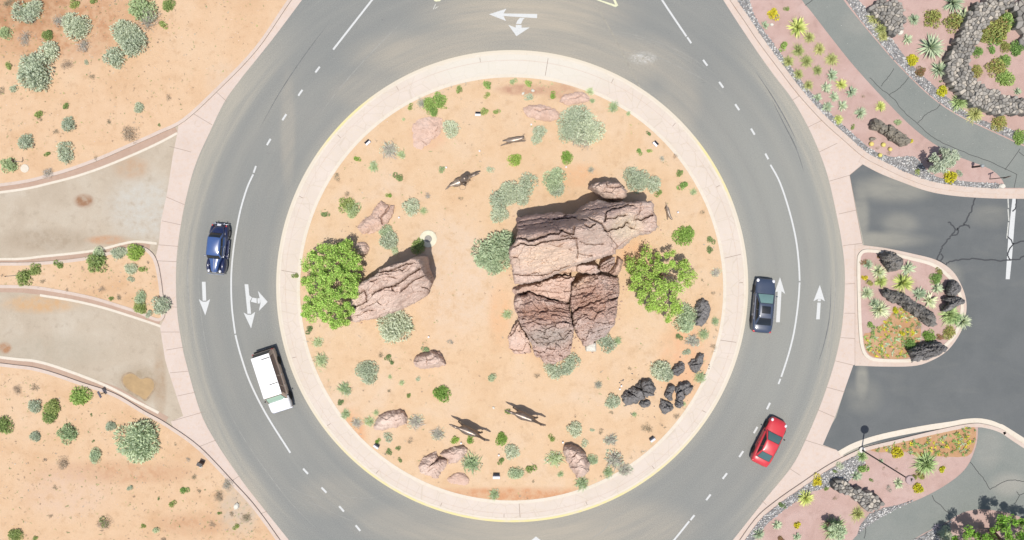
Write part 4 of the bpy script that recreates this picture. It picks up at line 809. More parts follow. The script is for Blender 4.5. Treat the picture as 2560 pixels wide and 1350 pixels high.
# broken rubble lying round the feet of the big rocks
around = lambda poly, k: [(P_[0] + (P_[0] - np.mean([q[0] for q in poly])) * k, P_[1] + (P_[1] - np.mean([q[1] for q in poly])) * k) for P_ in poly]
chips([around(L_out, .16), around(R_out, .16), around(lr_out, .12), around(slab_out, .07)], 2.2, None, M['flatrock'], "rock_rubble", (.04, .13))
chips([[(1545, 940), (1740, 870), (1780, 900), (1740, 1000), (1660, 1050), (1550, 1030)]], 1.6, None, M['lava'], "lava_rubble", (.03, .10))
# ------------------------------------------------------------------ plants
def leafmat(name, cols, trans=.35, ov=.25, rough=.8): M[name] = island_var(name, cols, rough, .1, trans, ov); return M[name]
leafmat('sage', [(0.423, 0.482, 0.349), (0.543, 0.602, 0.451), (0.499, 0.558, 0.396), (0.634, 0.663, 0.513), (0.363, 0.419, 0.287)])
leafmat('sage_dark', [(0.337, 0.435, 0.270), (0.495, 0.584, 0.385), (0.613, 0.684, 0.461), (0.396, 0.484, 0.307)])
leafmat('sage_olive', [(0.340, 0.425, 0.213), (0.468, 0.567, 0.312), (0.412, 0.496, 0.270), (0.539, 0.610, 0.383)])
leafmat('olive', [(0.240, 0.320, 0.106), (0.352, 0.448, 0.152), (0.304, 0.392, 0.129), (0.432, 0.496, 0.213), (0.208, 0.248, 0.091)])
leafmat('green', [(0.202, 0.332, 0.095), (0.323, 0.465, 0.137), (0.405, 0.565, 0.190), (0.162, 0.250, 0.073)])
leafmat('bright', [(0.270, 0.415, 0.089), (0.365, 0.527, 0.133), (0.216, 0.339, 0.075), (0.432, 0.578, 0.178)])
leafmat('dry', [(0.330, 0.259, 0.171), (0.418, 0.341, 0.242), (0.264, 0.209, 0.138), (0.374, 0.330, 0.259)], .1)
leafmat('drygrey', [(0.345, 0.316, 0.270), (0.425, 0.397, 0.345), (0.299, 0.270, 0.218), (0.391, 0.414, 0.322)], .1)
leafmat('dark', [(0.123, 0.180, 0.076), (0.209, 0.285, 0.114), (0.171, 0.228, 0.095), (0.285, 0.342, 0.152)], .15)
leafmat('yellow', [(0.525, 0.450, 0.025), (0.700, 0.600, 0.037), (0.375, 0.375, 0.050), (0.750, 0.675, 0.062), (0.250, 0.300, 0.050)], .2, .15)
leafmat('red', [(0.330, 0.105, 0.075), (0.195, 0.210, 0.075), (0.405, 0.165, 0.120), (0.150, 0.180, 0.068)], .15)
leafmat('olivered', [(0.272, 0.304, 0.096), (0.352, 0.400, 0.112), (0.320, 0.208, 0.096), (0.208, 0.256, 0.080), (0.416, 0.448, 0.128)], .15)
leafmat('yucca_blue', [(0.287, 0.372, 0.237), (0.394, 0.481, 0.307), (0.502, 0.559, 0.377), (0.233, 0.295, 0.182)], .1)
leafmat('yucca_yellow', [(0.513, 0.567, 0.176), (0.621, 0.648, 0.243), (0.405, 0.486, 0.135), (0.324, 0.419, 0.108)], .15)
leafmat('yucca_pale', [(0.476, 0.532, 0.322), (0.616, 0.644, 0.434), (0.364, 0.448, 0.238), (0.532, 0.560, 0.392)], .1)
leafmat('grass', [(0.364, 0.392, 0.140), (0.462, 0.476, 0.196), (0.308, 0.364, 0.126), (0.518, 0.504, 0.252)], .2)
leafmat('grass_green', [(0.270, 0.390, 0.150), (0.360, 0.495, 0.210), (0.450, 0.555, 0.270), (0.225, 0.315, 0.120)], .2)
leafmat('lavender', [(.30, .27, .36), (.24, .25, .26), (.36, .32, .42), (.22, .26, .20)], .1)
leafmat('cactus', [(.46, .38, .10), (.54, .46, .16)], 0, .1)
leafmat('tree_leaf', [(0.333, 0.384, 0.128), (0.128, 0.192, 0.038), (0.376, 0.621, 0.123), (0.502, 0.750, 0.174), (0.302, 0.494, 0.104), (0.627, 0.750, 0.243), (0.252, 0.385, 0.087)], .35, 0)
leafmat('tree_leaf_olive', [(0.390, 0.390, 0.156), (0.182, 0.221, 0.065), (0.384, 0.589, 0.105), (0.504, 0.740, 0.160), (0.282, 0.436, 0.081), (0.584, 0.750, 0.213), (0.222, 0.326, 0.081)], .35, 0)
leafmat('tree_leaf_dark', [(0.240, 0.264, 0.096), (0.096, 0.144, 0.036), (0.218, 0.438, 0.066), (0.329, 0.612, 0.088), (0.175, 0.329, 0.055), (0.416, 0.722, 0.131)], .35, 0)
M['bark'] = simple("brown_bark", (.20, .135, .095), .95, .1, 0, .3, 6)
M['twig'] = simple("dry_twig", (.22, .165, .12), .95, .1)

def quads_from(c, u, v):
    """diamond leaves: centre c, half axes u, v (n x 3 arrays)"""
    n = len(c); V = np.empty((n * 4, 3)); V[0::4] = c - u; V[1::4] = c + v; V[2::4] = c + u; V[3::4] = c - v
    return V, np.arange(n * 4).reshape(n, 4)
def rand_dir(n, up=0.0):
    d = rng.normal(size=(n, 3)); d[:, 2] += up; return d / np.linalg.norm(d, axis=1, keepdims=True)

def dome(n, leaf, asp=.45, lump=.28, flat=.75, fill=.35, spiky=.6, seed=0, lobes=7):
    """bush of unit radius: leaf blades on lobes over a dome, gaps between the lobes"""
    r_ = np.random.default_rng(seed)
    # lobe centres
    L = r_.normal(size=(lobes, 3)); L[:, 2] = np.abs(L[:, 2]) * .8; L /= np.linalg.norm(L, axis=1, keepdims=True)
    L *= (.38 + .25 * r_.random((lobes, 1))); L[0] *= .2; R = .38 + lump * r_.random(lobes)
    k = r_.integers(0, lobes, n); d = r_.normal(size=(n, 3)); d[:, 2] = np.where(r_.random(n) < .8, np.abs(d[:, 2]), d[:, 2])
    d /= np.linalg.norm(d, axis=1, keepdims=True)
    rad = R[k] * (1 - fill * r_.random(n) ** 2) * np.where(r_.random(n) < .10, 1 + .22 * r_.random(n), 1)
    c = L[k] + d * rad[:, None]; c[:, 2] *= flat; c[:, 2] = np.maximum(c[:, 2], .02)
    ax = d * spiky + r_.normal(size=(n, 3)) * .40 + np.array([0, 0, .18]); ax /= np.linalg.norm(ax, axis=1, keepdims=True)
    s = np.cross(ax, r_.normal(size=(n, 3)) * .6 + np.array([0, 0, .8]) + d * .4); s /= np.linalg.norm(s, axis=1, keepdims=True)
    sz = leaf * (.6 + .8 * r_.random(n))[:, None]
    return quads_from(c, ax * sz, s * sz * asp)
def rosette(n, width, droop=.25, up=(.05, 1.35), seed=0, lenv=.3, soft=0.0):
    """blades from one crown (yucca, agave, grass); unit radius"""
    r_ = np.random.default_rng(seed); V = []; F = []
    for i in range(n):
        az = r_.random() * 6.283; el = up[0] + (up[1] - up[0]) * r_.random() ** 1.0; L = 1 - lenv * r_.random()
        d = np.array([math.cos(az) * math.cos(el), math.sin(az) * math.cos(el), math.sin(el)]); s = np.array([-math.sin(az), math.cos(az), 0])
        o = np.array([r_.normal() * soft, r_.normal() * soft, .03]); b = len(V)
        for t, w in ((0.05, .7), (.5, 1.0), (1.0, 0.08)):
            p = o + d * L * t; p[2] -= droop * L * t * t * (.6 + .6 * math.cos(el)); p[2] = max(p[2], .01)
            V.append(p + s * width * w * .5); V.append(p - s * width * w * .5)
        F += [(b, b + 1, b + 3, b + 2), (b + 2, b + 3, b + 5, b + 4)]
    return np.array(V), np.array(F)

PROTO = {}
def proto(key, geo, mats, mi=None):
    V, F = geo; me = bpy.data.meshes.new(key); me.from_pydata(V.tolist(), [], F.tolist())
    for m in mats: me.materials.append(M[m])
    if mi is not None: me.polygons.foreach_set("material_index", mi)
    me.update(); PROTO.setdefault(key, []).append(me)
for i in range(3):
    proto('sage_L', dome(3200, .078, .36, seed=i + 1, lobes=16, lump=.16, spiky=.9), ['sage'])
    proto('sage_M', dome(1150, .108, .36, seed=i + 11, lobes=9), ['sage'])
    proto('sage_S', dome(420, .13, .42, seed=i + 21, lobes=5, lump=.3), ['sage'])
    proto('sagedark_L', dome(3200, .078, .36, seed=i + 31, lobes=16, lump=.16, spiky=.9), ['sage_dark'])
    proto('sagedark_M', dome(1150, .108, .36, seed=i + 41, lobes=9), ['sage_dark'])
    proto('sagedark_S', dome(420, .13, .42, seed=i + 51, lobes=5), ['sage_dark'])
    for nm in ('olive', 'green', 'bright', 'dark', 'olivered', 'red', 'sage_olive'):
        proto(nm + '_M', dome(1300, .085, .55, seed=i + 61, lobes=9), [nm]); proto(nm + '_S', dome(380, .14, .55, seed=i + 71, lobes=5), [nm])
    proto('yellow_M', dome(700, .10, .7, seed=i + 81, lobes=8, flat=.7), ['yellow']); proto('yellow_S', dome(300, .15, .7, seed=i + 82, lobes=5), ['yellow'])
    for nm in ('dry', 'drygrey'):
        proto(nm + '_M', dome(620, .12, .13, seed=i + 91, lobes=7, fill=.9), [nm]); proto(nm + '_S', dome(150, .22, .12, seed=i + 95, lobes=4, fill=.9), [nm])
    V, F = rosette(150, .05, .2, (.15, 1.3), i + 3, .55, .16); V2, F2 = dome(260, .085, .5, seed=i + 101, lobes=6, flat=.5)
    proto('tuft_M', (np.vstack([V, V2 * [.8, .8, .8]]), np.vstack([F, F2 + len(V)])), ['sage_olive', 'sage'], [0] * len(F) + [1] * len(F2))
    proto('tuftpale_M', (np.vstack([V, V2 * [.9, .9, .8]]), np.vstack([F, F2 + len(V)])), ['drygrey', 'sage'], [0] * len(F) + [1] * len(F2))
    for nm in ('yucca_blue', 'yucca_yellow', 'yucca_pale'):
        proto(nm, rosette(130, .075, .18, (.0, 1.4), i + 7, .25), [nm])
    proto('agave', rosette(60, .15, .05, (.05, 1.3), i + 17, .3), ['yucca_blue'])
    proto('agave_pale', rosette(60, .15, .05, (.05, 1.3), i + 19, .3), ['yucca_pale'])
    proto('grass', rosette(260, .045, .45, (.2, 1.45), i + 27, .5, .06), ['grass']); proto('grass_green', rosette(300, .045, .40, (.2, 1.45), i + 37, .5, .07), ['grass_green'])
    proto('lavender', rosette(160, .05, .15, (.3, 1.4), i + 47, .4, .15), ['lavender'])
V, F = dome(260, .10, .6, .05, .9, .1, .2, 5, 1)
bm_ = bmesh.new(); bmesh.ops.create_icosphere(bm_, subdivisions=3, radius=1)
for v in bm_.verts:
    az = math.atan2(v.co.y, v.co.x); k_ = 1 - .07 * (1 + math.cos(az * 14)) * .5; v.co.x *= k_; v.co.y *= k_; v.co.z = v.co.z * .85 + .75
me_ = bpy.data.meshes.new("barrel"); bm_.to_mesh(me_); bm_.free(); me_.materials.append(M['cactus']); PROTO['cactus'] = [me_]

# kind: (mesh key or size rule, object name, category, height factor, wording)
KIND = {
 'sage': ('sage', 'sagebrush', 'shrub', .75, 'grey-green sagebrush'), 'sagedark': ('sagedark', 'sagebrush', 'shrub', .8, 'deep sage-green bush'),
 'olive': ('olive', 'desert_shrub', 'shrub', .8, 'olive green shrub'), 'green': ('green', 'desert_shrub', 'shrub', .8, 'leafy green shrub'),
 'bright': ('bright', 'desert_shrub', 'shrub', .8, 'bright yellow-green shrub'), 'dark': ('dark', 'desert_shrub', 'shrub', .6, 'dark green low shrub'),
 'dry': ('dry', 'dry_shrub', 'shrub', .55, 'dry brown twiggy shrub'), 'drygrey': ('drygrey', 'dry_shrub', 'shrub', .55, 'dead grey shrub'),
 'sageolive': ('sage_olive', 'desert_shrub', 'shrub', .75, 'pale olive shrub'),
 'tuft': ('tuft', 'spiky_bush', 'shrub', .7, 'spiky pale green bush'), 'tuftpale': ('tuftpale', 'spiky_bush', 'shrub', .6, 'wispy pale spiky bush'),
 'yellow': ('yellow', 'flowering_shrub', 'shrub', .8, 'yellow flowering shrub'), 'red': ('red', 'flowering_shrub', 'shrub', .6, 'reddish low shrub'), 'olivered': ('olivered', 'flowering_shrub', 'shrub', .7, 'olive and red low shrub'),
 'yb': ('yucca_blue', 'yucca', 'yucca', .9, 'blue-green yucca'), 'yy': ('yucca_yellow', 'yucca', 'yucca', .9, 'yellow-green yucca'), 'yp': ('yucca_pale', 'yucca', 'yucca', .9, 'pale green yucca'),
 'ag': ('agave', 'agave', 'agave', .8, 'grey-blue agave'), 'agp': ('agave_pale', 'agave', 'agave', .8, 'pale silvery agave'),
 'gr': ('grass', 'grass_clump', 'ornamental grass', 1.0, 'feathery olive grass clump'), 'gg': ('grass_green', 'grass_clump', 'ornamental grass', 1.1, 'fine green grass clump'), 'lav': ('lavender', 'flowering_shrub', 'shrub', .8, 'lavender coloured shrub'),
 'cactus': ('cactus', 'barrel_cactus', 'cactus', 1.0, 'golden barrel cactus')}
PL = []   # px, py, r, kind, zone
def add(zone, s):
    for e in s.split(';'):
        e = e.split()
        if len(e) == 4: PL.append((float(e[0]), float(e[1]), float(e[2]), e[3], zone))
add('upper left desert', "58 30 26 sage;88 18 22 sage;186 62 33 sage;186 10 12 olive;312 78 33 sage;328 108 33 sage;278 146 26 sage;356 24 30 sageolive;376 42 32 drygrey;422 12 14 olive;116 128 24 sage;85 183 43 sage;33 224 11 sage;163 265 8 olive;345 270 13 sage;174 312 18 sage;68 357 21 sage;162 380 23 sage;17 412 19 sageolive;115 433 16 drygrey;118 385 7 olive;322 340 24 dry;116 86 13 olive;230 193 9 dry;165 163 15 dry;407 61 10 olive;217 155 6 sage;10 85 16 sageolive;62 98 18 drygrey;20 5 14 dry;275 305 9 dry;140 330 9 dry;205 118 20 drygrey;150 55 18 drygrey;100 295 8 dry;95 285 10 olive;65 15 9 olive;232 3 8 olive;5 230 12 dry;240 395 7 dry;20 165 9 olive;75 45 14 drygrey;398 312 4 dark;420 245 9 dry")
add('narrow left median', "238 660 24 olive;247 640 17 sagedark;292 632 17 sage;337 627 20 bright;325 671 16 sage;355 673 9 olive;326 700 8 sage;348 743 15 sagedark;352 768 15 olive;396 760 25 sage;370 785 10 sage;87 672 15 olive;145 662 11 olive;57 698 20 olive;105 703 8 dry;277 746 6 olive;255 724 10 dry;300 745 10 dry;204 672 6 dry;312 628 9 sage;372 656 6 dry;166 725 6 dry;384 690 5 dry")
add('lower left desert', "201 992 23 green;88 1012 17 sage;126 1017 20 olive;122 1040 17 olive;163 1086 23 sageolive;87 1093 14 sage;277 1067 13 sage;338 1108 50 sagedark;239 1142 16 sagedark;8 1066 21 olive;460 1226 10 green;263 1311 20 dry;258 1308 12 olive;390 1325 9 sagedark;35 1342 17 olive;88 1346 6 olive;323 1220 8 sage;430 1260 9 olive;160 1158 18 dry;115 1148 7 dry;545 1245 15 dry;487 1196 9 dry;500 1226 7 dry;566 1216 16 drygrey;612 1295 13 dry;410 1346 9 dry;125 1290 7 dry;358 1315 6 olive;86 968 12 dry;42 972 14 dry;108 1150 5 dry;228 1037 4 dark;335 1240 5 dry;470 1150 7 drygrey;530 1310 10 dry;575 1285 9 dry;137 1218 7 dry;590 1318 8 olive;440 1110 5 dry;233 1103 4 dark;396 1247 4 dark;548 1283 5 olive")
add('central island', "1077 262 18 green;1096 248 18 green;1080 276 13 green;1055 258 14 tuftpale;1025 267 8 olive;1147 224 9 olive;1009 298 6 tuft;1126 324 22 sage;973 374 25 tuftpale;1003 386 14 tuft;892 397 8 bright;933 417 17 tuft;995 443 12 dark;838 443 11 dry;1105 424 9 sageolive;864 512 20 olive;884 525 19 sageolive;812 536 9 dark;865 482 10 dry;972 489 7 bright;1022 517 22 sage;1058 527 12 tuft;1073 491 11 drygrey;1114 270 4 olive;963 578 16 sagedark;970 602 23 sage;988 627 11 sagedark;1043 616 17 olive;984 820 40 sage;1020 818 17 tuft;773 825 10 dark;794 857 16 tuft;802 901 22 tuft;738 690 8 olive;763 770 14 tuft;917 932 28 sage;861 972 22 tuft;852 1006 8 dark;864 1036 16 tuft;891 1058 16 tuftpale;923 1055 17 tuft;940 1032 10 tuft;944 1103 7 bright;967 1095 12 sage;973 1129 8 dark;995 1120 7 dark;1000 1151 6 dark;1039 1055 23 tuftpale;1095 1086 19 tuftpale;1029 1103 10 dry;1103 988 20 bright;1046 949 7 sage;1004 957 10 tuft;975 943 8 tuft;973 980 7 dry;1022 989 6 olive;955 890 10 dry;970 893 8 dark;978 905 7 dark;1064 874 9 sageolive;1138 1101 10 bright;1175 1099 11 bright;1178 1160 30 tuft;1127 852 9 drygrey;1218 213 11 green;1218 238 8 olive;1211 279 10 olive;1241 279 8 olive;1283 203 9 sageolive;1321 209 9 green;1323 240 12 sage;1382 238 9 bright;1440 305 40 sage;1470 320 38 sage;1455 340 30 drygrey;1430 330 30 sage;1350 334 18 sage;1340 353 13 sage;1286 397 16 bright;1416 395 15 bright;1224 426 10 sage;1252 500 26 sage;1275 482 28 sage;1318 462 26 sage;1250 537 22 sage;1305 490 20 sage;1385 448 27 sagedark;1390 472 20 sage;1151 499 7 dry;1477 425 10 tuftpale;1475 228 13 tuft;1534 268 18 tuft;1481 252 9 tuft;1571 284 8 tuft;1622 334 6 dark;1599 379 8 green;1623 377 6 green;1655 396 9 tuftpale;1689 391 8 dry;1700 433 9 olive;1708 464 12 green;1734 480 11 tuft;1592 447 30 sage;1628 460 20 sage;1647 483 9 olive;1756 528 7 dry;1708 588 23 bright;1778 600 10 dark;1699 529 4 dry;1774 625 9 dark;1790 682 15 tuftpale;1718 797 33 sagedark;1788 804 13 tuft;1698 842 9 dark;1732 852 21 tuftpale;1760 836 17 tuft;1716 880 10 sage;1654 925 26 sage;1668 938 18 sage;1752 944 19 tuft;1784 868 9 dry;1530 1000 19 sage;1528 1100 20 tuftpale;1538 1150 28 tuftpale;1562 1176 20 tuftpale;1520 1182 18 tuft;1496 962 12 tuftpale;1616 1072 14 dry;1586 1036 8 tuft;1516 858 21 sage;1544 852 13 tuft;1574 920 6 dry;1230 943 11 sagedark;1251 1098 15 bright;1278 1135 19 sage;1253 1153 9 olive;1290 1181 17 sagedark;1327 1172 12 olive;1379 1096 9 olive;1432 1074 20 sage;1481 1076 6 sage;1459 1108 10 sage;1387 1147 27 tuft;1482 1150 13 sagedark;1402 1186 11 tuft;1456 1209 23 tuft;1236 1238 18 tuft;1342 939 9 dry;1428 908 20 sage;1384 924 22 sage;1412 925 16 sage;1270 1030 8 olive;1237 630 46 sagedark;1230 665 24 sagedark;1268 590 14 sagedark;1268 787 16 tuft;1502 600 9 dry;1480 1152 9 dark;1655 1060 6 dry;1505 1080 8 dry;1470 1148 6 dry;1530 1030 6 dry;1710 1010 8 tuft;1690 1040 9 dry;1757 700 5 dry;1783 735 6 dry;830 760 6 dark;1335 1205 6 dry;1440 1040 5 dry;1060 1140 5 dry;765 700 12 olive")
add('long upper bed', "1934 35 13 yellow;1967 22 7 olive;1913 62 10 ag;1998 66 27 yy;1960 115 12 green;2025 92 15 gr;1998 125 16 gr;2050 122 15 gr;1973 153 15 gr;2018 152 16 gr;2082 148 16 gr;1998 185 14 gr;2045 175 13 gr;2081 187 15 ag;2022 213 14 gr;2067 218 13 ag;2105 210 17 yy;2130 230 14 ag;2045 243 11 ag;2087 242 12 ag;2070 267 13 ag;2107 263 13 ag;2097 298 14 yy;2153 282 17 yb;2203 266 14 yy;2132 318 6 olive;2245 305 9 sageolive;2277 353 6 yellow;2178 360 6 cactus;2208 362 5.5 cactus;2225 373 5 cactus;2200 388 5 cactus;2378 443 17 yellow;2400 432 9 sage;2295 430 8 olive;2158 240 6 dry;2195 372 6 dry;2222 382 7 dry")
add('bed beyond the footpath', "2190 43 19 gr;2205 72 17 gr;2210 90 14 gr;2388 3 30 yb;2287 47 16 yb;2332 48 22 olivered;2383 56 22 olivered;2413 42 23 agp;2270 97 13 ag;2333 115 35 yb;2282 150 15 yellow;2303 178 13 red;2352 172 24 yb;2357 227 14 yellow;2402 255 23 gg;2442 285 21 gr;2497 308 18 olivered;2553 343 17 green;2503 72 30 olivered;2520 55 20 green;2470 92 20 olivered;2495 92 20 green;2443 130 13 green;2480 123 11 green;2512 117 13 olivered;2546 120 18 green;2442 179 15 olivered;2488 168 22 olivered;2510 153 17 green;2517 197 20 green;2545 228 9 ag;2450 25 14 lav;2352 203 4 dark")
add('rounded planter', "2161 656 9 red;2172 662 14 yb;2200 681 21 yp;2204 704 18 yy;2271 672 17 ag;2262 708 28 yy;2340 694 14 green;2349 679 9 olivered;2344 720 15 ag;2301 735 17 ag;2326 752 20 agp;2174 707 9 olivered;2161 694 8 yellow;2170 734 18 yp;2188 760 17 yb;2203 776 27 yp;2179 814 10 green;2378 788 26 gg;2390 795 20 gg;2411 805 22 yp;2326 840 15 bright;2372 833 15 olivered;2350 842 9 red;2278 858 14 green;2255 833 8 yellow;2239 775 9 yellow;2298 818 11 drygrey;2197 640 6 red")
add('lower right bed', "2017 1247 22 yy;2045 1203 13 yellow;2067 1222 6 olive;1955 1263 9 dark;2157 1142 15 gg;2158 1172 12 green;2142 1190 13 ag;2203 1152 6 ag;2102 1163 9 sage;2087 1178 6 olive;2245 1133 15 yellow;2320 1163 30 gg;2302 1190 11 olivered;2283 1197 11 olivered;2297 1222 13 yellow;2357 1173 9 yellow;2248 1210 13 agp;2220 1223 10 drygrey;2088 1247 7 dry;2090 1325 27 gg;2147 1287 18 gr;1943 1313 12 ag;1992 1313 9 yellow;1898 1337 16 yb;1993 1343 10 ag;1953 1349 9 red;2178 1200 5 dark;2242 1172 4 dry;2208 1170 5 dry;2345 1320 14 lav;2365 1335 18 sage")

def mesh_for(key, r):
    m = r * S
    if key in PROTO: return random.choice(PROTO[key])
    for suf in (('_L', '_M', '_S') if m > .95 else ('_M', '_S', '_L') if m > .45 else ('_S', '_M', '_L')):
        if key + suf in PROTO: return random.choice(PROTO[key + suf])

LAND = [((1072, 597), "the pale concrete ring", 60), ((990, 720), "the tall left rock", 110), ((1450, 560), "the huge slab", 170), ((1365, 840), "the dark wedge rock", 105), ((1490, 800), "the striped rock", 95), ((1180, 1075), "the left bronze horse", 75),
        ((1315, 1035), "the right bronze horse", 75), ((1150, 455), "the bronze rider", 75), ((1285, 352), "the bronze calf", 70), ((1665, 530), "the bronze dog", 75), ((825, 715), "the left green tree", 130), ((1650, 705), "the right airy tree", 120),
        ((1595, 980), "the largest lava pile", 80), ((1698, 988), "the clustered lava boulders", 80), ((1755, 780), "the uppermost lava boulder", 75), ((1740, 905), "the long lava boulder", 60), ((1075, 900), "the lone low boulder", 75), ((978, 1052), "the long flat boulder", 80), ((1082, 1160), "the two-lobed boulder", 70),
        ((1440, 1150), "the diagonally cracked boulder", 80), ((1355, 284), "the grooved flat rock", 70), ((1072, 332), "the sunken pink rock", 80), ((940, 540), "the cracked outcrop", 80), ((2225, 330), "the log-like lava rock", 85), ((2157, 1127), "the tall lamp post", 60),
        ((2230, 652), "the grooved lava rock", 60), ((2275, 765), "the diagonal lava ridge", 70), ((2320, 880), "the furrowed lava rock", 60), ((2377, 745), "the jagged lava rock", 60), ((345, 960), "the muddy puddle", 110), ((255, 985), "the small dark sign", 90), ((338, 1108), "the biggest sagebrush", 90), ((2145, 1245), "the small stone wall", 60), ((2420, 150), "the curving stone wall", 60), ((2353, 403), "the tall pale shrub", 60)]
ORD = ["", "second", "third", "fourth", "fifth", "sixth", "seventh", "eighth", "ninth", "tenth", "eleventh", "twelfth"]
def size_word(r, kind):
    if kind in ('yb', 'yy', 'yp', 'ag', 'agp', 'gr', 'gg', 'cactus', 'lav'): return "large" if r > 24 else "small" if r < 13 else "medium"
    return "very large" if r > 38 else "large" if r > 24 else "medium" if r > 14 else "small" if r > 7 else "tiny"
ents = []
for px, py, r, k, zone in PL:
    key, nm, cat, hf, words = KIND[k]
    phrase = size_word(r, k) + " " + words; best = None
    for (lx, ly), ln, rad in LAND:
        if ln == "the biggest sagebrush" and r > 50: continue
        d = math.hypot(px - lx, py - ly)
        if d < rad and (best is None or d / rad < best[0]): best = (d / rad, ln, d, lx, ly)
    if best:
        dx, dy = px - best[3], py - best[4]
        rel = ("right of" if dx > 0 else "left of") if abs(dx) > abs(dy) else ("below" if dy > 0 else "above")
        gk = (phrase, rel + " " + best[1], 'd'); dv = best[2]
    else: gk = (phrase, "in the " + zone, 'x'); dv = px
    ents.append([px, py, r, k, zone, gk, dv])
from collections import defaultdict
grp = defaultdict(list)
for e in ents: grp[e[5]].append(e)
labels = {}
for gk, L in grp.items():
    L.sort(key=lambda e: e[6])
    for i, e in enumerate(L):
        if len(L) == 1: s = f"{gk[0]} {gk[1]}"
        elif gk[2] == 'd': s = f"{gk[0]} {gk[1]}, " + ("nearest to it" if i == 0 else f"{ORD[i]} nearest to it")
        else:
            n = len(L)
            if i < (n + 1) // 2: s = f"{gk[0]} {gk[1]}, {ORD[i] + ' ' if i else 'farthest '}" + ("from the left" if i else "left")
            else: j = n - 1 - i; s = f"{gk[0]} {gk[1]}, {ORD[j] + ' ' if j else 'farthest '}" + ("from the right" if j else "right")
        labels[id(e)] = s
made = {}
for e in ents:
    px, py, r, k, zone = e[:5]; key, nm, cat, hf, words = KIND[k]
    me = mesh_for(key, r); R = r * S; zb = zg(px, py)
    w = W(px, py, zb + R * hf * .45)
    if nm not in made:
        o = bpy.data.objects.new(nm, me); made[nm] = o
    else:
        o = made[nm].copy(); o.data = me
    COL.objects.link(o)
    o.location = (w[0], w[1], zb - .02); o.rotation_euler = (0, 0, random.uniform(0, 6.283)); q = R * ({'cactus': 1.04, 'grass': 1.6, 'grass_green': 1.45, 'agave': 1.4, 'agave_pale': 1.35}.get(key, 1.25) if key in PROTO else 1.15)
    o.scale = (q * random.uniform(.94, 1.06), q * random.uniform(.94, 1.06), q * hf * (1.0 if key in PROTO else 1.15))
    o["label"] = labels[id(e)]; o["category"] = cat; o["group"] = f"{nm.replace('_', ' ')} plants, {zone}"

# ---- trees and tall shrubs: limbs as tapered tubes, crown as leaf clumps
def tube(pts, rad, seg=6, V=None, F=None):
    V = [] if V is None else V; F = [] if F is None else F
    P = [Vector(p) for p in pts]; b = len(V); n = len(P)
    for i, p in enumerate(P):
        d = (P[min(i + 1, n - 1)] - P[max(i - 1, 0)]).normalized(); a = d.orthogonal().normalized(); c = d.cross(a)
        for s in range(seg):
            t = 6.283 * s / seg; V.append(tuple(p + (a * math.cos(t) + c * math.sin(t)) * rad[i]))
    for i in range(n - 1):
        for s in range(seg):
            x, y = b + i * seg + s, b + i * seg + (s + 1) % seg; F.append((x, y, y + seg, x + seg))
    F.append(tuple(b + s for s in range(seg))[::-1]); F.append(tuple(b + (n - 1) * seg + s for s in range(seg)))
    return V, F
def tree(name, label, cat, base_px, z0, h, outline_px, nclump, leaves, leaf, mat, trunk_r=.13, clump=(.35, .75), zlo=.35, seed=1, asp=.5):
    r_ = np.random.default_rng(seed); rd = random.Random(seed)
    bx, by, _ = W(*base_px, z0); root = empty(name, (bx, by, z0)); tag(root, label, cat)
    P = np.array(outline_px); lo = P.min(0); hi = P.max(0); C = []
    cxy = P.mean(0)
    while len(C) < nclump:
        q = lo + (hi - lo) * r_.random(2)
        if not inside(np.array([q[0]]), np.array([q[1]]), outline_px)[0]: continue
        d = seg_dist(np.array([q[0]]), np.array([q[1]]), outline_px)[0]
        t = min(1.0, d / (min(hi - lo) * .42)); top = h * (.45 + .55 * math.sqrt(t)); low = h * zlo * (1.15 - .5 * t)
        z = low + (top - low) * r_.random() ** .6
        w = W(q[0], q[1], z0 + z); C.append((w[0] - bx, w[1] - by, z))
    C = np.array(C); V = []; F = []
    # limbs
    nl = 7; ids = r_.choice(len(C), min(nl * 4, len(C)), replace=False)
    mains = []
    for i in range(nl):
        c = C[ids[i]]; mid = np.array([c[0] * .35 + rd.uniform(-.2, .2), c[1] * .35 + rd.uniform(-.2, .2), c[2] * .5])
        pts = [(rd.uniform(-.08, .08), rd.uniform(-.08, .08), -.1), tuple(mid * .45 + np.array([0, 0, .1])), tuple(mid), tuple(c)]
        tube(spline(pts, 3), np.linspace(trunk_r, .02, 10), 6, V, F); mains.append((mid, c))
    for i in ids[nl:]:
        c = C[i]; m = min(mains, key=lambda q: np.linalg.norm(q[0] * .5 + q[1] * .5 - c)); s = m[0] * .6 + m[1] * .4
        tube([tuple(s), tuple((s + c) * .5 + r_.normal(size=3) * .12), tuple(c)], [.035, .022, .01], 4, V, F)
    mesh_obj("trunk", V, F, M['bark'], root)
    n = nclump * leaves; k = np.repeat(np.arange(nclump), leaves)
    R = (clump[0] + (clump[1] - clump[0]) * r_.random(nclump))[k]
    d = r_.normal(size=(n, 3)); d /= np.linalg.norm(d, axis=1, keepdims=True); d *= (r_.random((n, 1)) ** .45)
    c = C[k] + d * R[:, None] * np.array([1, 1, .6]); c[:, 2] = np.maximum(c[:, 2], .15)
    ax = r_.normal(size=(n, 3)) + d * .6; ax /= np.linalg.norm(ax, axis=1, keepdims=True)
    s = np.cross(ax, r_.normal(size=(n, 3)) * .6 + np.array([0, 0, 1.2])); s /= np.linalg.norm(s, axis=1, keepdims=True)
    sz = leaf * (.6 + .8 * r_.random(n))[:, None]
    Vc, Fc = quads_from(c, ax * sz, s * sz * asp)
    mesh_obj("crown", Vc, Fc, M[mat], root)
    return root
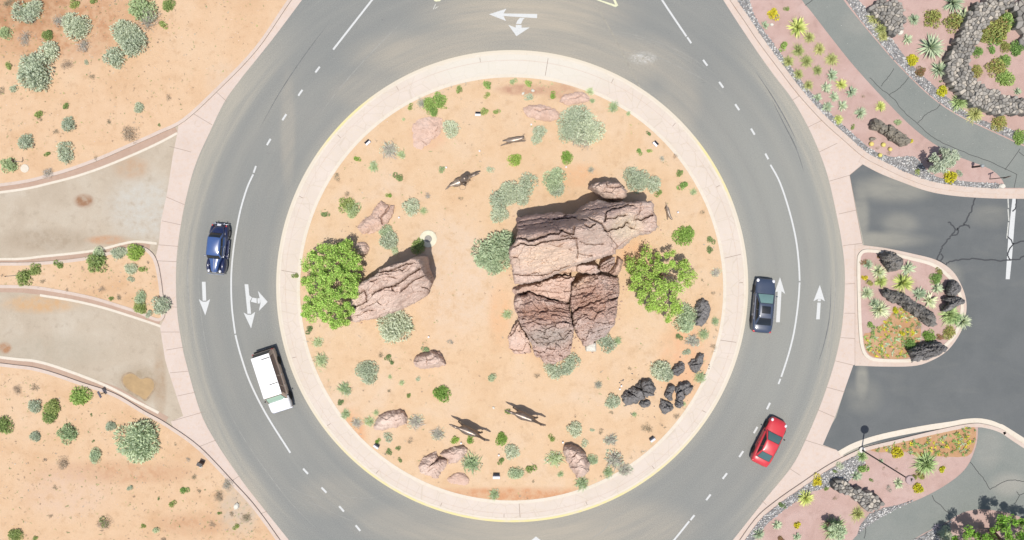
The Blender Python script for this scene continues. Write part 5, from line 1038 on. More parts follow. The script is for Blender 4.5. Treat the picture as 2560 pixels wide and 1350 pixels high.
tree("palo_verde_tree", "dense bright green tree against the left apron beside the tall pink rock", "tree", (822, 715), zI(822, 715), 3.6,
     [(770, 640), (800, 618), (840, 612), (862, 600), (885, 612), (900, 650), (905, 690), (890, 740), (878, 790), (862, 822), (835, 835), (820, 815), (790, 798), (760, 790), (745, 755), (748, 715), (758, 675)], 135, 190, .078, 'tree_leaf', .15, (.24, .60), .25, 3)
tree("palo_verde_tree", "airy olive green tree right of the huge slab, sand showing through its crown", "tree", (1652, 690), zI(1652, 690), 3.4,
     [(1572, 660), (1585, 630), (1620, 622), (1650, 640), (1680, 622), (1705, 640), (1725, 665), (1738, 700), (1725, 740), (1700, 770), (1680, 800), (1660, 805), (1640, 785), (1605, 765), (1580, 730), (1565, 695)], 112, 130, .076, 'tree_leaf_olive', .12, (.22, .55), .3, 5)
tree("mesquite_tree", "big dark green tree casting a leafy shadow over the footpath, bottom right corner", "tree", (2478, 1325), .1, 4.4,
     [(2370, 1400), (2385, 1350), (2420, 1320), (2450, 1330), (2480, 1322), (2500, 1290), (2530, 1285), (2550, 1300), (2600, 1300), (2660, 1360), (2660, 1460), (2560, 1500), (2440, 1480)], 160, 170, .08, 'tree_leaf_dark', .14, (.24, .60), .35, 8)
tree("tall_shrub", "tall pale sage shrub with cream tips by the footpath above the yellow shrub", "shrub", (2320, 402), .1, 3.0,
     [(2325, 425), (2325, 400), (2340, 382), (2362, 374), (2390, 378), (2403, 385), (2392, 402), (2372, 415), (2360, 432), (2340, 438)], 34, 90, .10, 'sage', .05, (.22, .42), .3, 9, .4)
root = tree("tall_shrub", "tall narrow green tufted shrub with a round detached shadow, lower right bed", "shrub", (2063, 1305), .1, 2.0,
     [(2068, 1318), (2085, 1310), (2108, 1318), (2118, 1335), (2100, 1350), (2078, 1342)], 22, 70, .10, 'sage_dark', .04, (.2, .38), .55, 10, .35)

# ---- ground cover and litter: uncountable
def litter(name, polys, dens, size, mats, blades=(3, 5), z=None, wdt=.18, flat=1.0):
    V = []; F = []; mi = []
    for poly, dn in polys:
        for x, y in scatter(poly, dens * dn):
            zz = (zg(x, y) if z is None else z) + .005; w = W(x, y); s = random.uniform(*size)
            m = random.randrange(len(mats))
            for _ in range(random.randint(*blades)):
                a = random.uniform(0, 6.283); el = random.uniform(.1, 1.2) * flat; L = s * random.uniform(.5, 1.0); k = L * wdt; b = len(V)
                ox, oy = random.uniform(-.3, .3) * s, random.uniform(-.3, .3) * s
                dx, dy, dz = math.cos(a) * math.cos(el), math.sin(a) * math.cos(el), math.sin(el)
                p = (w[0] + ox, w[1] + oy, zz)
                V += [(p[0] - dy * k, p[1] + dx * k, zz), (p[0] + dy * k, p[1] - dx * k, zz), (p[0] + dx * L, p[1] + dy * L, zz + dz * L)]
                F.append((b, b + 1, b + 2)); mi.append(m)
    o = mesh_obj(name, V, F, [M[m] for m in mats], mi=mi); o["kind"] = 'stuff'; return o
isl_poly = ring_pts(1279, 722, 522, 60)
nwp = [(-60, -60), (690, -60), (640, 100), (540, 205), (440, 285), (330, 335), (230, 385), (120, 420), (-60, 450)]
swp = [(-60, 930), (100, 940), (210, 985), (350, 1045), (430, 1090), (560, 1210), (640, 1300), (690, 1400), (-60, 1400)]
mdp = [(-20, 668), (200, 660), (340, 630), (390, 680), (398, 780), (300, 752), (150, 722), (-20, 710)]
dark_nw = [(-60, -40), (330, -40), (280, 70), (150, 130), (60, 150), (-60, 140)]
litter("dry_grass_litter", [(nwp, 1.0), (swp, 1.1), (mdp, 1.5), (isl_poly, .30), (dark_nw, 2.5), ([(560, 1180), (690, 1350), (560, 1370), (520, 1260)], 2.5)], 2.2, (.05, .20), ['dry', 'drygrey', 'olive', 'dark', 'twig'], (2, 5))
litter("dark_twigs", [(nwp, .8), (swp, 1.2), (mdp, 1.2), (isl_poly, .22)], 1.0, (.06, .26), ['twig', 'dark'], (1, 3), wdt=.12, flat=.35)
rim = spline([(1279 + 524 * math.cos(t), 722 + 524 * math.sin(t)) for t in np.linspace(0, 6.2, 60)], 1)
litter("rim_grass", [([(1279 + r * math.cos(t), 722 + r * math.sin(t)) for r, ts in ((527, np.linspace(a, a + .33, 6)), (508, np.linspace(a + .33, a, 6))) for t in ts], d) for a, d in ((0.1, 1.5), (.6, 2), (.95, 1), (1.3, .8), (2.2, 1.6), (2.6, 2.2), (3.3, .6), (4.3, 1.5), (4.75, 2), (5.1, 1.4), (5.6, .6))], 1.3, (.10, .28), ['dry', 'drygrey', 'sage_olive'], (4, 8), wdt=.10)
chips([nwp, swp, mdp], .45, None, M['chip'], "pale_pebbles", (.02, .05)); chips([isl_poly], .12, None, M['chip'], "pale_pebbles", (.02, .045))
gc1 = [(2158, 835), (2175, 830), (2215, 800), (2235, 775), (2260, 770), (2295, 800), (2300, 830), (2292, 870), (2265, 895), (2185, 893), (2162, 870)]
gc2 = [(2175, 1122), (2240, 1106), (2340, 1082), (2420, 1066), (2438, 1075), (2435, 1110), (2415, 1140), (2340, 1140), (2300, 1145), (2260, 1128), (2200, 1130)]
sheet("soil_patch", spline(gc1, 3, True), .1245, M['soil']); sheet("soil_patch", spline(gc2, 3, True), .1045, M['soil'])
litter("ground_cover", [(gc1, 1), (gc2, .9)], 11, (.16, .36), ['green', 'olive', 'sage_dark', 'olivered', 'dark', 'yellow'], (5, 9), z=.125, wdt=.28)
# ------------------------------------------------------------------ small objects on the ground
M['metal_dark'] = simple("dark_painted_metal", (.035, .032, .032), .5, .4)
M['lamp_top'] = simple("dusty_rose_lamp_cover", (.30, .22, .215), .6, .3, 0, .1, 5)  # pink of the sunlit top is put into the cover colour
M['white_box'] = simple("white_housing", (.50, .49, .51), .5, .4)
M['lens'] = simple("dark_lens", (.03, .03, .035), .15, .5)
M['post_pale'] = simple("pale_post", (.55, .52, .47), .7, .3)
M['sign_brown'] = simple("dark_brown_panel", (.075, .05, .04), .6, .3)
M['sign_grey'] = simple("slate_panel", (.075, .075, .10), .5, .3)
M['concrete_pale'] = simple("pale_concrete", (.50, .47, .36), .9, .2, 0, .08, 3)
M['cover_grey'] = simple("grey_iron_cover", (.22, .205, .185), .8, .3, .0, .2, 5)
def lathe(prof, n=24, V=None, F=None, o=(0, 0, 0), ax='z'):
    V = [] if V is None else V; F = [] if F is None else F; b = len(V); m = len(prof)
    for r, z in prof:
        for k in range(n):
            t = 6.2832 * k / n; c, s = r * math.cos(t), r * math.sin(t)
            V.append((o[0] + c, o[1] + s, o[2] + z) if ax == 'z' else (o[0] + z, o[1] + c, o[2] + s))
    for i in range(m - 1):
        for k in range(n):
            a, d = b + i * n + k, b + i * n + (k + 1) % n; F.append((a, d, d + n, a + n))
    if prof[0][0] > 0: F.append(tuple(b + k for k in range(n))[::-1])
    if prof[-1][0] > 0: F.append(tuple(b + (m - 1) * n + k for k in range(n)))
    return V, F
def boxm(c, d, V=None, F=None, rot=None):
    V = [] if V is None else V; F = [] if F is None else F; b = len(V)
    for sx in (-1, 1):
        for sy in (-1, 1):
            for sz in (-1, 1):
                p = Vector((sx * d[0] / 2, sy * d[1] / 2, sz * d[2] / 2))
                if rot: p = rot @ p
                V.append((c[0] + p.x, c[1] + p.y, c[2] + p.z))
    F += [tuple(b + i for i in f) for f in ((0, 1, 3, 2), (4, 6, 7, 5), (0, 4, 5, 1), (2, 3, 7, 6), (0, 2, 6, 4), (1, 5, 7, 3))]
    return V, F
def bevel(o, w, seg=2):
    m = o.modifiers.new("b", 'BEVEL'); m.width = w; m.segments = seg; m.limit_method = 'ANGLE'; return o
# tall lamp post
x, y, _ = W(2155, 1125, .1); t = empty("lamp_post", (x, y, .1)); tag(t, "tall dark lamp post with flat round head in the lower right bed", "lamp post")
mesh_obj("pole", *lathe([(.10, 0), (.10, .25), (.065, .3), (.05, 7.45)], 12), M['metal_dark'], t); mesh_obj("base_collar", *lathe([(.28, 0), (.28, .1), (.16, .16)], 16), M['post_pale'], t)
V, F = lathe([(.06, 7.40), (.36, 7.40), (.37, 7.43), (.37, 7.50), (.34, 7.56), (.0, 7.60)], 28); mesh_obj("lamp_head", V, F, M['lamp_top'], t)
V, F = boxm((.02, .05, 7.63), (.07, .2, .06)); boxm((.06, .12, 7.63), (.14, .06, .06), V, F); mesh_obj("sensor", V, F, M['metal_dark'], t)
# low bollard lamp
x, y, _ = W(2431, 418, .1); t = empty("bollard_lamp", (x, y, .1)); tag(t, "short bollard lamp with round grey head beside the upper footpath", "lamp")
mesh_obj("pole", *lathe([(.09, 0), (.085, 1.25)], 12), M['metal_dark'], t); mesh_obj("lamp_head", *lathe([(.09, 1.22), (.15, 1.25), (.15, 1.36), (.10, 1.42), (0, 1.44)], 20), simple("grey_metal_cover", (.23, .25, .25), .4, .5), t)
# T sign post by the footpath
x, y, _ = W(2474.5, 447.7, .1); t = empty("sign_post", (x, y, .1), .35); tag(t, "slim dark sign post seen edge-on between yellow shrub and footpath", "sign")
mesh_obj("pole", *boxm((0, 0, 1.15), (.06, .06, 2.3)), M['metal_dark'], t); mesh_obj("sign_panel", *boxm((0.0, 0, 2.15), (.5, .05, .35)), M['sign_brown'], t)
# left signs
x, y, _ = W(262, 981, .1); t = empty("small_sign", (x, y, .1), math.radians(-62)); tag(t, "small tilted slate sign on a post by the lower left kerb", "sign")
mesh_obj("post", *boxm((0, 0, .35), (.06, .06, .7)), M['metal_dark'], t); mesh_obj("sign_panel", *boxm((0, -.04, .74), (.62, .28, .04), rot=Matrix.Rotation(.5, 3, 'X')), M['sign_grey'], t)
x, y, _ = W(506, 1156, .1); t = empty("utility_box", (x, y, .1), math.radians(-25)); tag(t, "dark brown box with a pale stone at its foot near the lower left kerb", "box")
bevel(mesh_obj("box", *boxm((0, 0, .3), (.42, .26, .6)), M['sign_brown'], t), .02); mesh_obj("lid", *boxm((0, 0, .62), (.47, .31, .04)), M['metal_dark'], t)
tag(mesh_obj("pale_stone", *lathe([(.13, -.02), (.15, .08), (.09, .16), (0, .18)], 7), M['palestone'], loc=W(503, 1166, .1)), "small pale stone lying just below the dark brown box", "rock")
x, y, _ = W(56, 405, .1); t = empty("marker_post", (x, y, .1), .2); tag(t, "thin pale marker post with dark panel in the upper left desert", "sign")
mesh_obj("post", *boxm((0, 0, .6), (.05, .05, 1.2)), M['post_pale'], t); mesh_obj("sign_panel", *boxm((0, 0, 1.15), (.05, .30, .25)), M['sign_brown'], t)
x, y, _ = W(46, 688, .1); t = empty("marker_post", (x, y, .1), .1); tag(t, "thin pale marker post in the narrow left median", "sign")
mesh_obj("post", *boxm((0, 0, .8), (.055, .055, 1.6)), M['post_pale'], t); mesh_obj("cap", *boxm((0, 0, 1.62), (.09, .09, .05)), M['sign_brown'], t)
x, y, _ = W(62, 421, .1); tag(mesh_obj("concrete_disc", *lathe([(.38, -.05), (.38, .03), (.35, .045), (0, .05)], 28), M['kerb_pale'], loc=(x, y, .1)), "pale concrete disc lying in the sand below the marker post", "disc")
# concrete ring with cover on the island
x, y, _ = W(1072, 597); zz = zI(1072, 597); t = empty("concrete_ring", (x, y, zz)); tag(t, "pale concrete ring with a grey cover between tall left rock and huge slab", "manhole")
mesh_obj("ring", *lathe([(.77, -.1), (.77, .04), (.74, .06), (.34, .06), (.32, .03)], 40), M['concrete_pale'], t); mesh_obj("cover", *lathe([(.318, 0), (.318, .035), (.30, .042), (0, .042)], 32), M['cover_grey'], t)
# flood light boxes round the island and small spot lights
def heading(dx, dy): return math.atan2(-dy, dx) - math.pi / 2      # photo direction -> rotation of local +Y
for px, py, an, sz, lab in ((920, 357, -.75, 1, "white floodlight box at the upper left rim of the island"), (1638, 360, .82, 1, "white floodlight box at the upper right rim of the island"), (1195, 286, .03, 1, "white floodlight box beside two small olive shrubs at the top"), (942, 1114, .60, 1, "white floodlight box at the lower left rim of the island"), (1630, 1097, -.62, 1, "white floodlight box at the lower right rim of the island"), (1241, 1189, 0, 1.3, "largest white floodlight box with dark top at the bottom of the island")):
    zz = zI(px, py); x, y, _ = W(px, py, zz); t = empty("floodlight", (x, y, zz), -an); tag(t, lab, "floodlight", "floodlight boxes round the island rim")
    bevel(mesh_obj("housing", *boxm((0, -.06 * sz, .16), (.50 * sz, .20 * sz, .22), rot=Matrix.Rotation(.25, 3, 'X')), M['white_box'], t), .02)
    mesh_obj("glass", *boxm((0, .13 * sz, .17), (.46 * sz, .07 * sz, .16), rot=Matrix.Rotation(-.5, 3, 'X')), M['lens'], t); mesh_obj("foot", *boxm((0, 0, .02), (.14, .14, .14)), M['metal_dark'], t)
for px, py, lab in ((1199, 378, "beside bare sand left of the bronze calf"), (1328, 312, "just below the grooved flat rock"), (1415, 418, "below the bright shrub above the huge slab"), (998, 544, "right of the cracked outcrop"), (1072, 842, "in open sand below the tall left rock"), (1153, 1107, "between two bright shrubs under the left bronze horse"), (1247, 1137, "between bright shrub and olive shrub at the bottom"), (1407, 1105, "above the diagonally cracked boulder"), (1553, 964, "above the largest lava pile"), (1694, 531, "right of the bronze dog"), (1116, 419, "above the bronze rider's tail end"), (1549, 972, "nearest the largest lava pile")):
    zz = zI(px, py); x, y, _ = W(px, py, zz); t = empty("spotlight", (x, y, zz), random.uniform(0, 6)); tag(t, "tiny white spotlight " + lab, "spotlight", "small spotlights on the island")
    mesh_obj("lamp_body", *lathe([(.07, -.04), (.075, .16), (.08, .2), (.055, .2)], 12), M['white_box'], t); mesh_obj("lens", *lathe([(.052, .17), (.052, .19), (0, .192)], 12), M['lens'], t)
for px, py, r, lab in ((1308, 234, .15, "pale stone left of the small sage near the top apron"), (1332, 227, .16, "pale stone right of the small sage near the top apron"), (1234, 1019, .13, "round white stone between the two bronze horses"), (1929, 62, .17, "pale square stone beside the agave at the upper right kerb"), (2504, 465, .28, "large pale block stone at the kerb end of the gravel band"), (2540, 20, .5, "flat pale boulder in the top right corner"), (2250, 82, .28, "pale angular stone at the lower end of the short stone wall"), (2460, 12, .35, "long pale slab stone on top of the wall corner"), (38, 1160, .06, "tiny white stone in the lower left desert"), (592, 1265, .3, "white rubble heap by the lower left kerb")):
    zz = zg(px, py); x, y, _ = W(px, py, zz); n = 7
    V, F = lathe([(r, -.05), (r * 1.02, r * .35), (r * .72, r * .7), (0, r * .75)], n); V = [(a * (1 + .15 * math.sin(i * 2.1)), b * (.8 + .12 * math.cos(i * 1.3)), c) for i, (a, b, c) in enumerate(V)]
    o = mesh_obj("pale_stone", V, F, M['palestone'], loc=(x, y, zz)); o.rotation_euler = (0, 0, px); tag(o, lab, "rock", "loose pale stones")
pud = spline([(310, 942), (325, 934), (338, 938), (352, 948), (368, 945), (382, 952), (385, 968), (375, 985), (362, 998), (350, 990), (335, 982), (318, 970), (308, 955)], 4, True)
sheet("mud", [(345 + (x - 345) * 1.12, 963 + (y - 963) * 1.14) for x, y in pud], .0075, M['mud'])
o = sheet("puddle", pud, .0105, M['water']); o["kind"] = 'structure'

# ------------------------------------------------------------------ vehicles
def paintmat(name, c, metal=.0, rough=.35, coat=.6):
    t = NT(name); f = t.noise(3, 3); m = t.fin(t.ramp(f, [(.3, tuple(x * .93 for x in c)), (.7, c)]), rough, .5, metal)
    t.b.inputs["Coat Weight"].default_value = coat; t.b.inputs["Coat Roughness"].default_value = .06; return m
M['car_red'] = paintmat("red_car_paint", (.46, .028, .035)); M['car_navy'] = paintmat("navy_car_paint", (.035, .048, .080)); M['car_white'] = paintmat("white_car_paint", (.62, .62, .62)); M['car_beige'] = paintmat("beige_car_paint", (.33, .25, .195)); M['car_blue'] = paintmat("blue_car_paint", (.035, .075, .20), 0, .28, 1.0); M['car_blue_dark'] = paintmat("dark_blue_car_paint", (.010, .014, .050), 0, .25, 1.0)  # one blue paint, two tones; reflections on hood and roof painted brighter
def glass(name, c): return simple(name, c, .08, .6)
M['glass_teal'] = glass("teal_car_glass", (.055, .105, .105)); M['glass_dark'] = glass("dark_car_glass", (.012, .014, .016)); M['glass_green'] = glass("green_car_glass", (.26, .37, .29)); M['glass_brown'] = glass("brown_car_glass", (.07, .035, .03)); M['glass_mint'] = glass("mint_reflecting_glass", (.12, .20, .19))  # mint tone is a reflection painted into the navy car's windscreen
M['tyre'] = simple("tyre_rubber", (.018, .018, .018), .85, .2); M['chrome'] = simple("chrome", (.62, .63, .66), .18, .5, .9); M['rim'] = simple("alloy_rim", (.38, .38, .39), .35, .5, .6); M['black_trim'] = simple("black_trim", (.014, .014, .015), .5, .4)
M['lamp_clear'] = simple("clear_lamp", (.55, .55, .58), .12, .6); M['lamp_red'] = simple("red_lamp", (.42, .03, .035), .2, .6); M['plate'] = simple("pale_plate", (.6, .6, .62), .5, .4)
def loft(secs, V=None, F=None, cap=True):
    V = [] if V is None else V; F = [] if F is None else F; b = len(V); m = len(secs[0])
    for s in secs: V += [tuple(p) for p in s]
    for i in range(len(secs) - 1):
        for k in range(m - 1):
            a = b + i * m + k; F.append((a, a + 1, a + 1 + m, a + m))
    if cap: F.append(tuple(b + k for k in range(m))); F.append(tuple(b + (len(secs) - 1) * m + k for k in range(m))[::-1])
    return V, F
def fixn(o):
    bm = bmesh.new(); bm.from_mesh(o.data); bmesh.ops.recalc_face_normals(bm, faces=bm.faces[:]); bm.to_mesh(o.data); bm.free(); return o
def body_secs(st):
    """st: (y, half width, shoulder z, centre z, bottom z)"""
    out = []
    for y, w, zs, zc, zb in st:
        h = [(.90, zb), (.985, zb + .10), (1.0, zb + .45 * (zs - zb)), (.985, zs - .10), (.95, zs - .03), (.88, zs + .012), (.70, zs + .55 * (zc - zs) + .012), (.38, zc - .008), (0, zc)]
        out.append([(-w * a, y, z) for a, z in h] + [(w * a, y, z) for a, z in h[-2::-1]])
    return out
def dense(st, n=3):
    P = np.array(st); return [tuple(p) for p in spline(st, n)]
def patch(c, bulge=0.0, n=6, off=0.0, u=(0, 1), v=(0, 1), V=None, F=None):
    """bilinear panel a,b,c,d (a-b bottom edge, d-c top edge) bulging outwards"""
    V = [] if V is None else V; F = [] if F is None else F; b = len(V)
    a, b_, c_, d = [Vector(p) for p in c]; nrm = (b_ - a).cross(d - a).normalized()
    for j in range(n + 1):
        for i in range(n + 1):
            s = u[0] + (u[1] - u[0]) * i / n; t = v[0] + (v[1] - v[0]) * j / n
            p = (a * (1 - s) + b_ * s) * (1 - t) + (d * (1 - s) + c_ * s) * t
            p = p + nrm * (bulge * math.sin(math.pi * s) ** .7 * math.sin(math.pi * t) ** .7 + off); V.append(tuple(p))
    for j in range(n):
        for i in range(n):
            q = b + j * (n + 1) + i; F.append((q, q + 1, q + n + 2, q + n + 1))
    return V, F
def wheel(root, x, y, r, w, rimm='rim', hub=None):
    s = 1 if x > 0 else -1
    V, F = lathe([(r * .62, -w / 2), (r * .93, -w / 2), (r, -w * .32), (r, w * .32), (r * .93, w / 2), (r * .62, w / 2)], 26, ax='x'); t = mesh_obj("wheel", V, F, M['tyre'], root, True, loc=(x, y, r)); fixn(t)
    V, F = lathe([(r * .64, -w * .35), (r * .64, w * .44 * s if s > 0 else w * .3), (0.001, w * .3)], 26, ax='x') if False else ([], [])
    lathe([(r * .66, -w * .4), (r * .66, w * .40), (r * .55, w * .46), (r * .2, w * .34), (.001, w * .36)], 26, V, F, ax='x')
    if s < 0: V = [(-a, b, c) for a, b, c in V]
    mesh_obj("rim", V, F, M[rimm], t, True)
    # dark gaps between the spokes
    V2 = []; F2 = []
    for k in range(5):
        a = 6.283 * k / 5 + .3; b = len(V2)
        for rr, da in ((.28, -.30), (.28, .30), (.56, .42), (.56, -.42)): V2.append((s * w * .475 if rr > .5 else s * w * .40, r * rr * math.cos(a + da), r * rr * math.sin(a + da)))
        F2.append((b, b + 1, b + 2, b + 3))
    mesh_obj("spoke_gap", V2, F2, M['black_trim'], t)
    return t
def arches(root, xs, ys, r, zc):
    for x in (-xs, xs):
        for y in ys:
            s = 1 if x > 0 else -1; V = [(x, y + r * math.cos(math.pi * k / 16), zc + r * math.sin(math.pi * k / 16)) for k in range(17)] + [(x, y, zc - .02)]
            mesh_obj("wheel_arch", V, [(k, k + 1, 17) for k in range(16)], M['black_trim'], root)
def cabin(root, bf, bm_, br, rf, rm, rr, paint, gw, gr, gs, pillars=(0.5,), bul=(.05, .05, .05, .06), roofname="roof"):
    """bf/br: (y, z, half width) of the front/rear base, rf/rr of the roof"""
    P = lambda q, s: (s * q[2], q[0], q[1])
    V = []; F = []
    wf = [P(bf, 1), P(bf, -1), P(rf, -1), P(rf, 1)]; wr = [P(br, -1), P(br, 1), P(rr, 1), P(rr, -1)]
    sl_ = [P(bf, -1), P(br, -1), P(rr, -1), P(rf, -1)]; sr = [P(br, 1), P(bf, 1), P(rf, 1), P(rr, 1)]
    rt = [P(rf, 1), P(rf, -1), P(rr, -1), P(rr, 1)]
    for q, b in ((wf, bul[0]), (wr, bul[1]), (sl_, bul[2]), (sr, bul[2]), (rt, bul[3])): patch(q, b, 8, V=V, F=F)
    o = mesh_obj(roofname, V, F, M[paint], root, True)
    bm = bmesh.new(); bm.from_mesh(o.data); bmesh.ops.remove_doubles(bm, verts=bm.verts[:], dist=.002); bm.to_mesh(o.data); bm.free(); fixn(o)
    def gl(name, q, b, m, u, v): return mesh_obj(name, *patch(q, b, 8, .010, u, v), M[m], root, True)
    def frame(name, q, b, u, v): return mesh_obj(name, *patch(q, b, 8, .005, (u[0] - .025, u[1] + .025), (v[0] - .04, v[1] + .04)), M['black_trim'], root, True)
    frame("windscreen_seal", wf, bul[0], (.06, .94), (.08, .93)); gl("windscreen", wf, bul[0], gw, (.06, .94), (.08, .93))
    frame("rear_window_seal", wr, bul[1], (.08, .92), (.10, .90)); gl("rear_window", wr, bul[1], gr, (.08, .92), (.10, .90))
    cuts = [0.07] + list(pillars) + [.93]
    for q in (sl_, sr):
        for a, b in zip(cuts[:-1], cuts[1:]): gl("side_window", q, bul[2], gs, (a + .012, b - .012), (.10, .88))
    return o
def place_car(name, label, cat, px, py, hx, hy, z=0.0):
    x, y, _ = W(px, py, 0); t = empty(name, (x, y, z), math.atan2(-hy, hx) - math.pi / 2); tag(t, label, cat, "vehicles driving round the ring"); return t
def mirror(root, x, y, z, m):
    for s in (-1, 1):
        V, F = lathe([(.0, -.08), (.07, -.06), (.09, 0), (.07, .06), (0, .08)], 10, ax='x'); V = [(a, b * .7, c) for a, b, c in V]
        bevel(mesh_obj("wing_mirror", V, F, M[m], root, True, loc=(s * (x + .09), y, z)), .01)
def panel(root, name, m, pts):
    V = [tuple(p) for p in pts]; return mesh_obj(name, V, [tuple(range(len(V)))], M[m], root)
def blob(root, name, m, c, d, rot=0.0):
    bm = bmesh.new(); bmesh.ops.create_icosphere(bm, subdivisions=3, radius=1); me = bpy.data.meshes.new(name)
    for v in bm.verts: v.co = Vector((v.co.x * d[0], v.co.y * d[1], v.co.z * d[2]))
    bm.to_mesh(me); bm.free(); me.materials.append(M[m]); me.polygons.foreach_set("use_smooth", [True] * len(me.polygons))
    o = bpy.data.objects.new(name, me); COL.objects.link(o); o.parent = root; o.location = c; o.rotation_euler = (0, 0, rot); return o
def door_lines(root, x, ys, z0, z1):
    V = []; F = []
    for s in (-1, 1):
        for y in ys: boxm((s * x, y, (z0 + z1) / 2), (.012, .014, z1 - z0), V, F)
    return mesh_obj("door_gap", V, F, M['black_trim'], root)
def handles(root, x, ys, z, m):
    for s in (-1, 1):
        for y in ys: bevel(mesh_obj("door_handle", *boxm((s * x, y, z), (.03, .18, .035)), M[m], root), .01)

# navy saloon on the right
c = place_car("saloon_car", "dark navy saloon car covering part of the straight arrow, right side of the ring", "car", 1902, 762, 7.1, -75.8)
st = dense([(2.42, .55, .52, .55, .28), (2.33, .72, .62, .67, .24), (2.05, .85, .73, .80, .22), (1.4, .90, .82, .92, .22), (.95, .91, .88, .99, .22), (0, .915, .92, 1.0, .22), (-1.2, .915, .95, 1.03, .22), (-1.7, .90, .96, 1.06, .23), (-2.1, .85, .95, 1.04, .26), (-2.33, .77, .86, .93, .28), (-2.42, .66, .72, .76, .32)])
fixn(mesh_obj("body", *loft(body_secs(st)), M['car_navy'], c, True))
cabin(c, (1.10, .97, .80), None, (-1.72, 1.05, .74), (.22, 1.40, .58), None, (-.98, 1.43, .57), 'car_navy', 'glass_mint', 'glass_dark', 'glass_dark', (.50,), (.06, .06, .06, .06))
mesh_obj("sunroof", *patch([(.38, .02, 1.452), (-.38, .02, 1.452), (-.38, -.62, 1.472), (.38, -.62, 1.472)], .03, 6, .016), M['glass_dark'], c, True)
for x in (-.80, .80):
    for y in (1.40, -1.34): wheel(c, x, y, .33, .22)
arches(c, .918, (1.40, -1.34), .40, .33); mirror(c, .90, .92, .98, 'car_navy'); door_lines(c, .916, (.95, -.12, -1.05), .30, .93); handles(c, .915, (.12, -.85), .80, 'chrome')
for s in (-1, 1):
    blob(c, "headlight", 'lamp_clear', (s * .66, 2.16, .66), (.15, .22, .09), -s * .35); blob(c, "tail_light", 'lamp_red', (s * .70, -2.26, .82), (.13, .13, .10), s * .4)
    mesh_obj("window_trim", *boxm((s * .875, -.1, .985), (.02, 2.3, .025)), M['chrome'], c)
panel(c, "number_plate", 'plate', [(-.26, -2.43, .62), (.26, -2.43, .62), (.26, -2.43, .74), (-.26, -2.43, .74)]); bevel(mesh_obj("grille", *boxm((0, 2.40, .50), (.8, .05, .16)), M['black_trim'], c), .02)

# red coupe
c = place_car("coupe_car", "red two-door car with dark windows below the navy saloon", "car", 1916.5, 1099, 31.5, -62.5)
st = dense([(2.18, .50, .50, .54, .26), (2.08, .68, .60, .66, .22), (1.8, .82, .72, .80, .2), (1.2, .87, .80, .92, .2), (.7, .88, .86, .98, .2), (0, .885, .90, 1.0, .2), (-.9, .89, .92, 1.0, .2), (-1.4, .88, .93, 1.02, .22), (-1.85, .82, .90, .99, .25), (-2.1, .74, .80, .87, .28), (-2.2, .62, .66, .70, .32)])
fixn(mesh_obj("body", *loft(body_secs(st)), M['car_red'], c, True))
cabin(c, (.92, .97, .77), None, (-1.62, 1.01, .70), (.18, 1.36, .57), None, (-.86, 1.37, .55), 'car_red', 'glass_teal', 'glass_teal', 'glass_dark', (.62,), (.06, .06, .05, .06))
for x in (-.775, .775):
    for y in (1.28, -1.24): wheel(c, x, y, .32, .21)
arches(c, .890, (1.28, -1.24), .39, .32); mirror(c, .87, .78, .97, 'black_trim'); door_lines(c, .888, (.80, -.55), .30, .90); handles(c, .888, (-.40,), .78, 'car_red')
for s in (-1, 1):
    blob(c, "headlight", 'lamp_clear', (s * .64, 1.86, .68), (.13, .20, .09), -s * .3); blob(c, "tail_light", 'lamp_red', (s * .66, -2.03, .76), (.12, .12, .09), s * .4)
panel(c, "number_plate", 'plate', [(-.24, -2.205, .52), (.24, -2.205, .52), (.24, -2.205, .63), (-.24, -2.205, .63)]); bevel(mesh_obj("grille", *boxm((0, 2.16, .42), (.7, .05, .14)), M['black_trim'], c), .02)

# white and beige wagon
c = place_car("estate_wagon", "large white-roofed beige wagon with brown side windows, lower left of the ring", "car", 690.2, 949.7, .308, .951)
st = dense([(2.62, .84, .80, .84, .36), (2.55, .92, .98, 1.02, .32), (2.2, .96, 1.03, 1.10, .30), (1.62, .975, 1.06, 1.15, .30), (1.0, .98, 1.08, 1.14, .30), (-1.0, .98, 1.08, 1.14, .30), (-2.5, .98, 1.08, 1.14, .32), (-2.8, .95, 1.06, 1.10, .36), (-2.86, .90, .98, 1.0, .40)], 2)
V, F = loft(body_secs(st)); n_ = len(body_secs(st)[0]); o = mesh_obj("body", V, F, [M['car_beige'], M['car_white']], c, True)
o.data.polygons.foreach_set("material_index", [1 if (p.center.y > 1.5 and p.center.z > .72) else 0 for p in o.data.polygons]); fixn(o)
cabin(c, (1.72, 1.10, .90), None, (-2.82, 1.10, .90), (1.12, 1.80, .76), None, (-2.58, 1.82, .76), 'car_beige', 'glass_green', 'glass_dark', 'glass_brown', (.235, .46,), (.05, .02, .03, .05), "cab_frame")
mesh_obj("roof", *patch([(.80, 1.10, 1.815), (-.80, 1.10, 1.815), (-.80, -2.60, 1.835), (.80, -2.60, 1.835)], .055, 10, .012), M['car_white'], c, True)
for s in (-1, 1): mesh_obj("roof_rail", *boxm((s * .79, -.75, 1.825), (.05, 3.7, .05)), M['car_white'], c)
for y in (.05, -2.25):
    mesh_obj("roof_bar", *boxm((-.42, y, 1.895), (.72, .075, .04)), M['metal_dark'], c); 
for x in (-.88, .88):
    for y in (1.62, -1.65): wheel(c, x, y, .38, .24)
arches(c, .984, (1.62, -1.65), .46, .38); mirror(c, .95, 1.45, 1.20, 'black_trim'); door_lines(c, .983, (1.45, .45, -.55), .40, 1.06); handles(c, .982, (.60, -.42), .95, 'chrome')
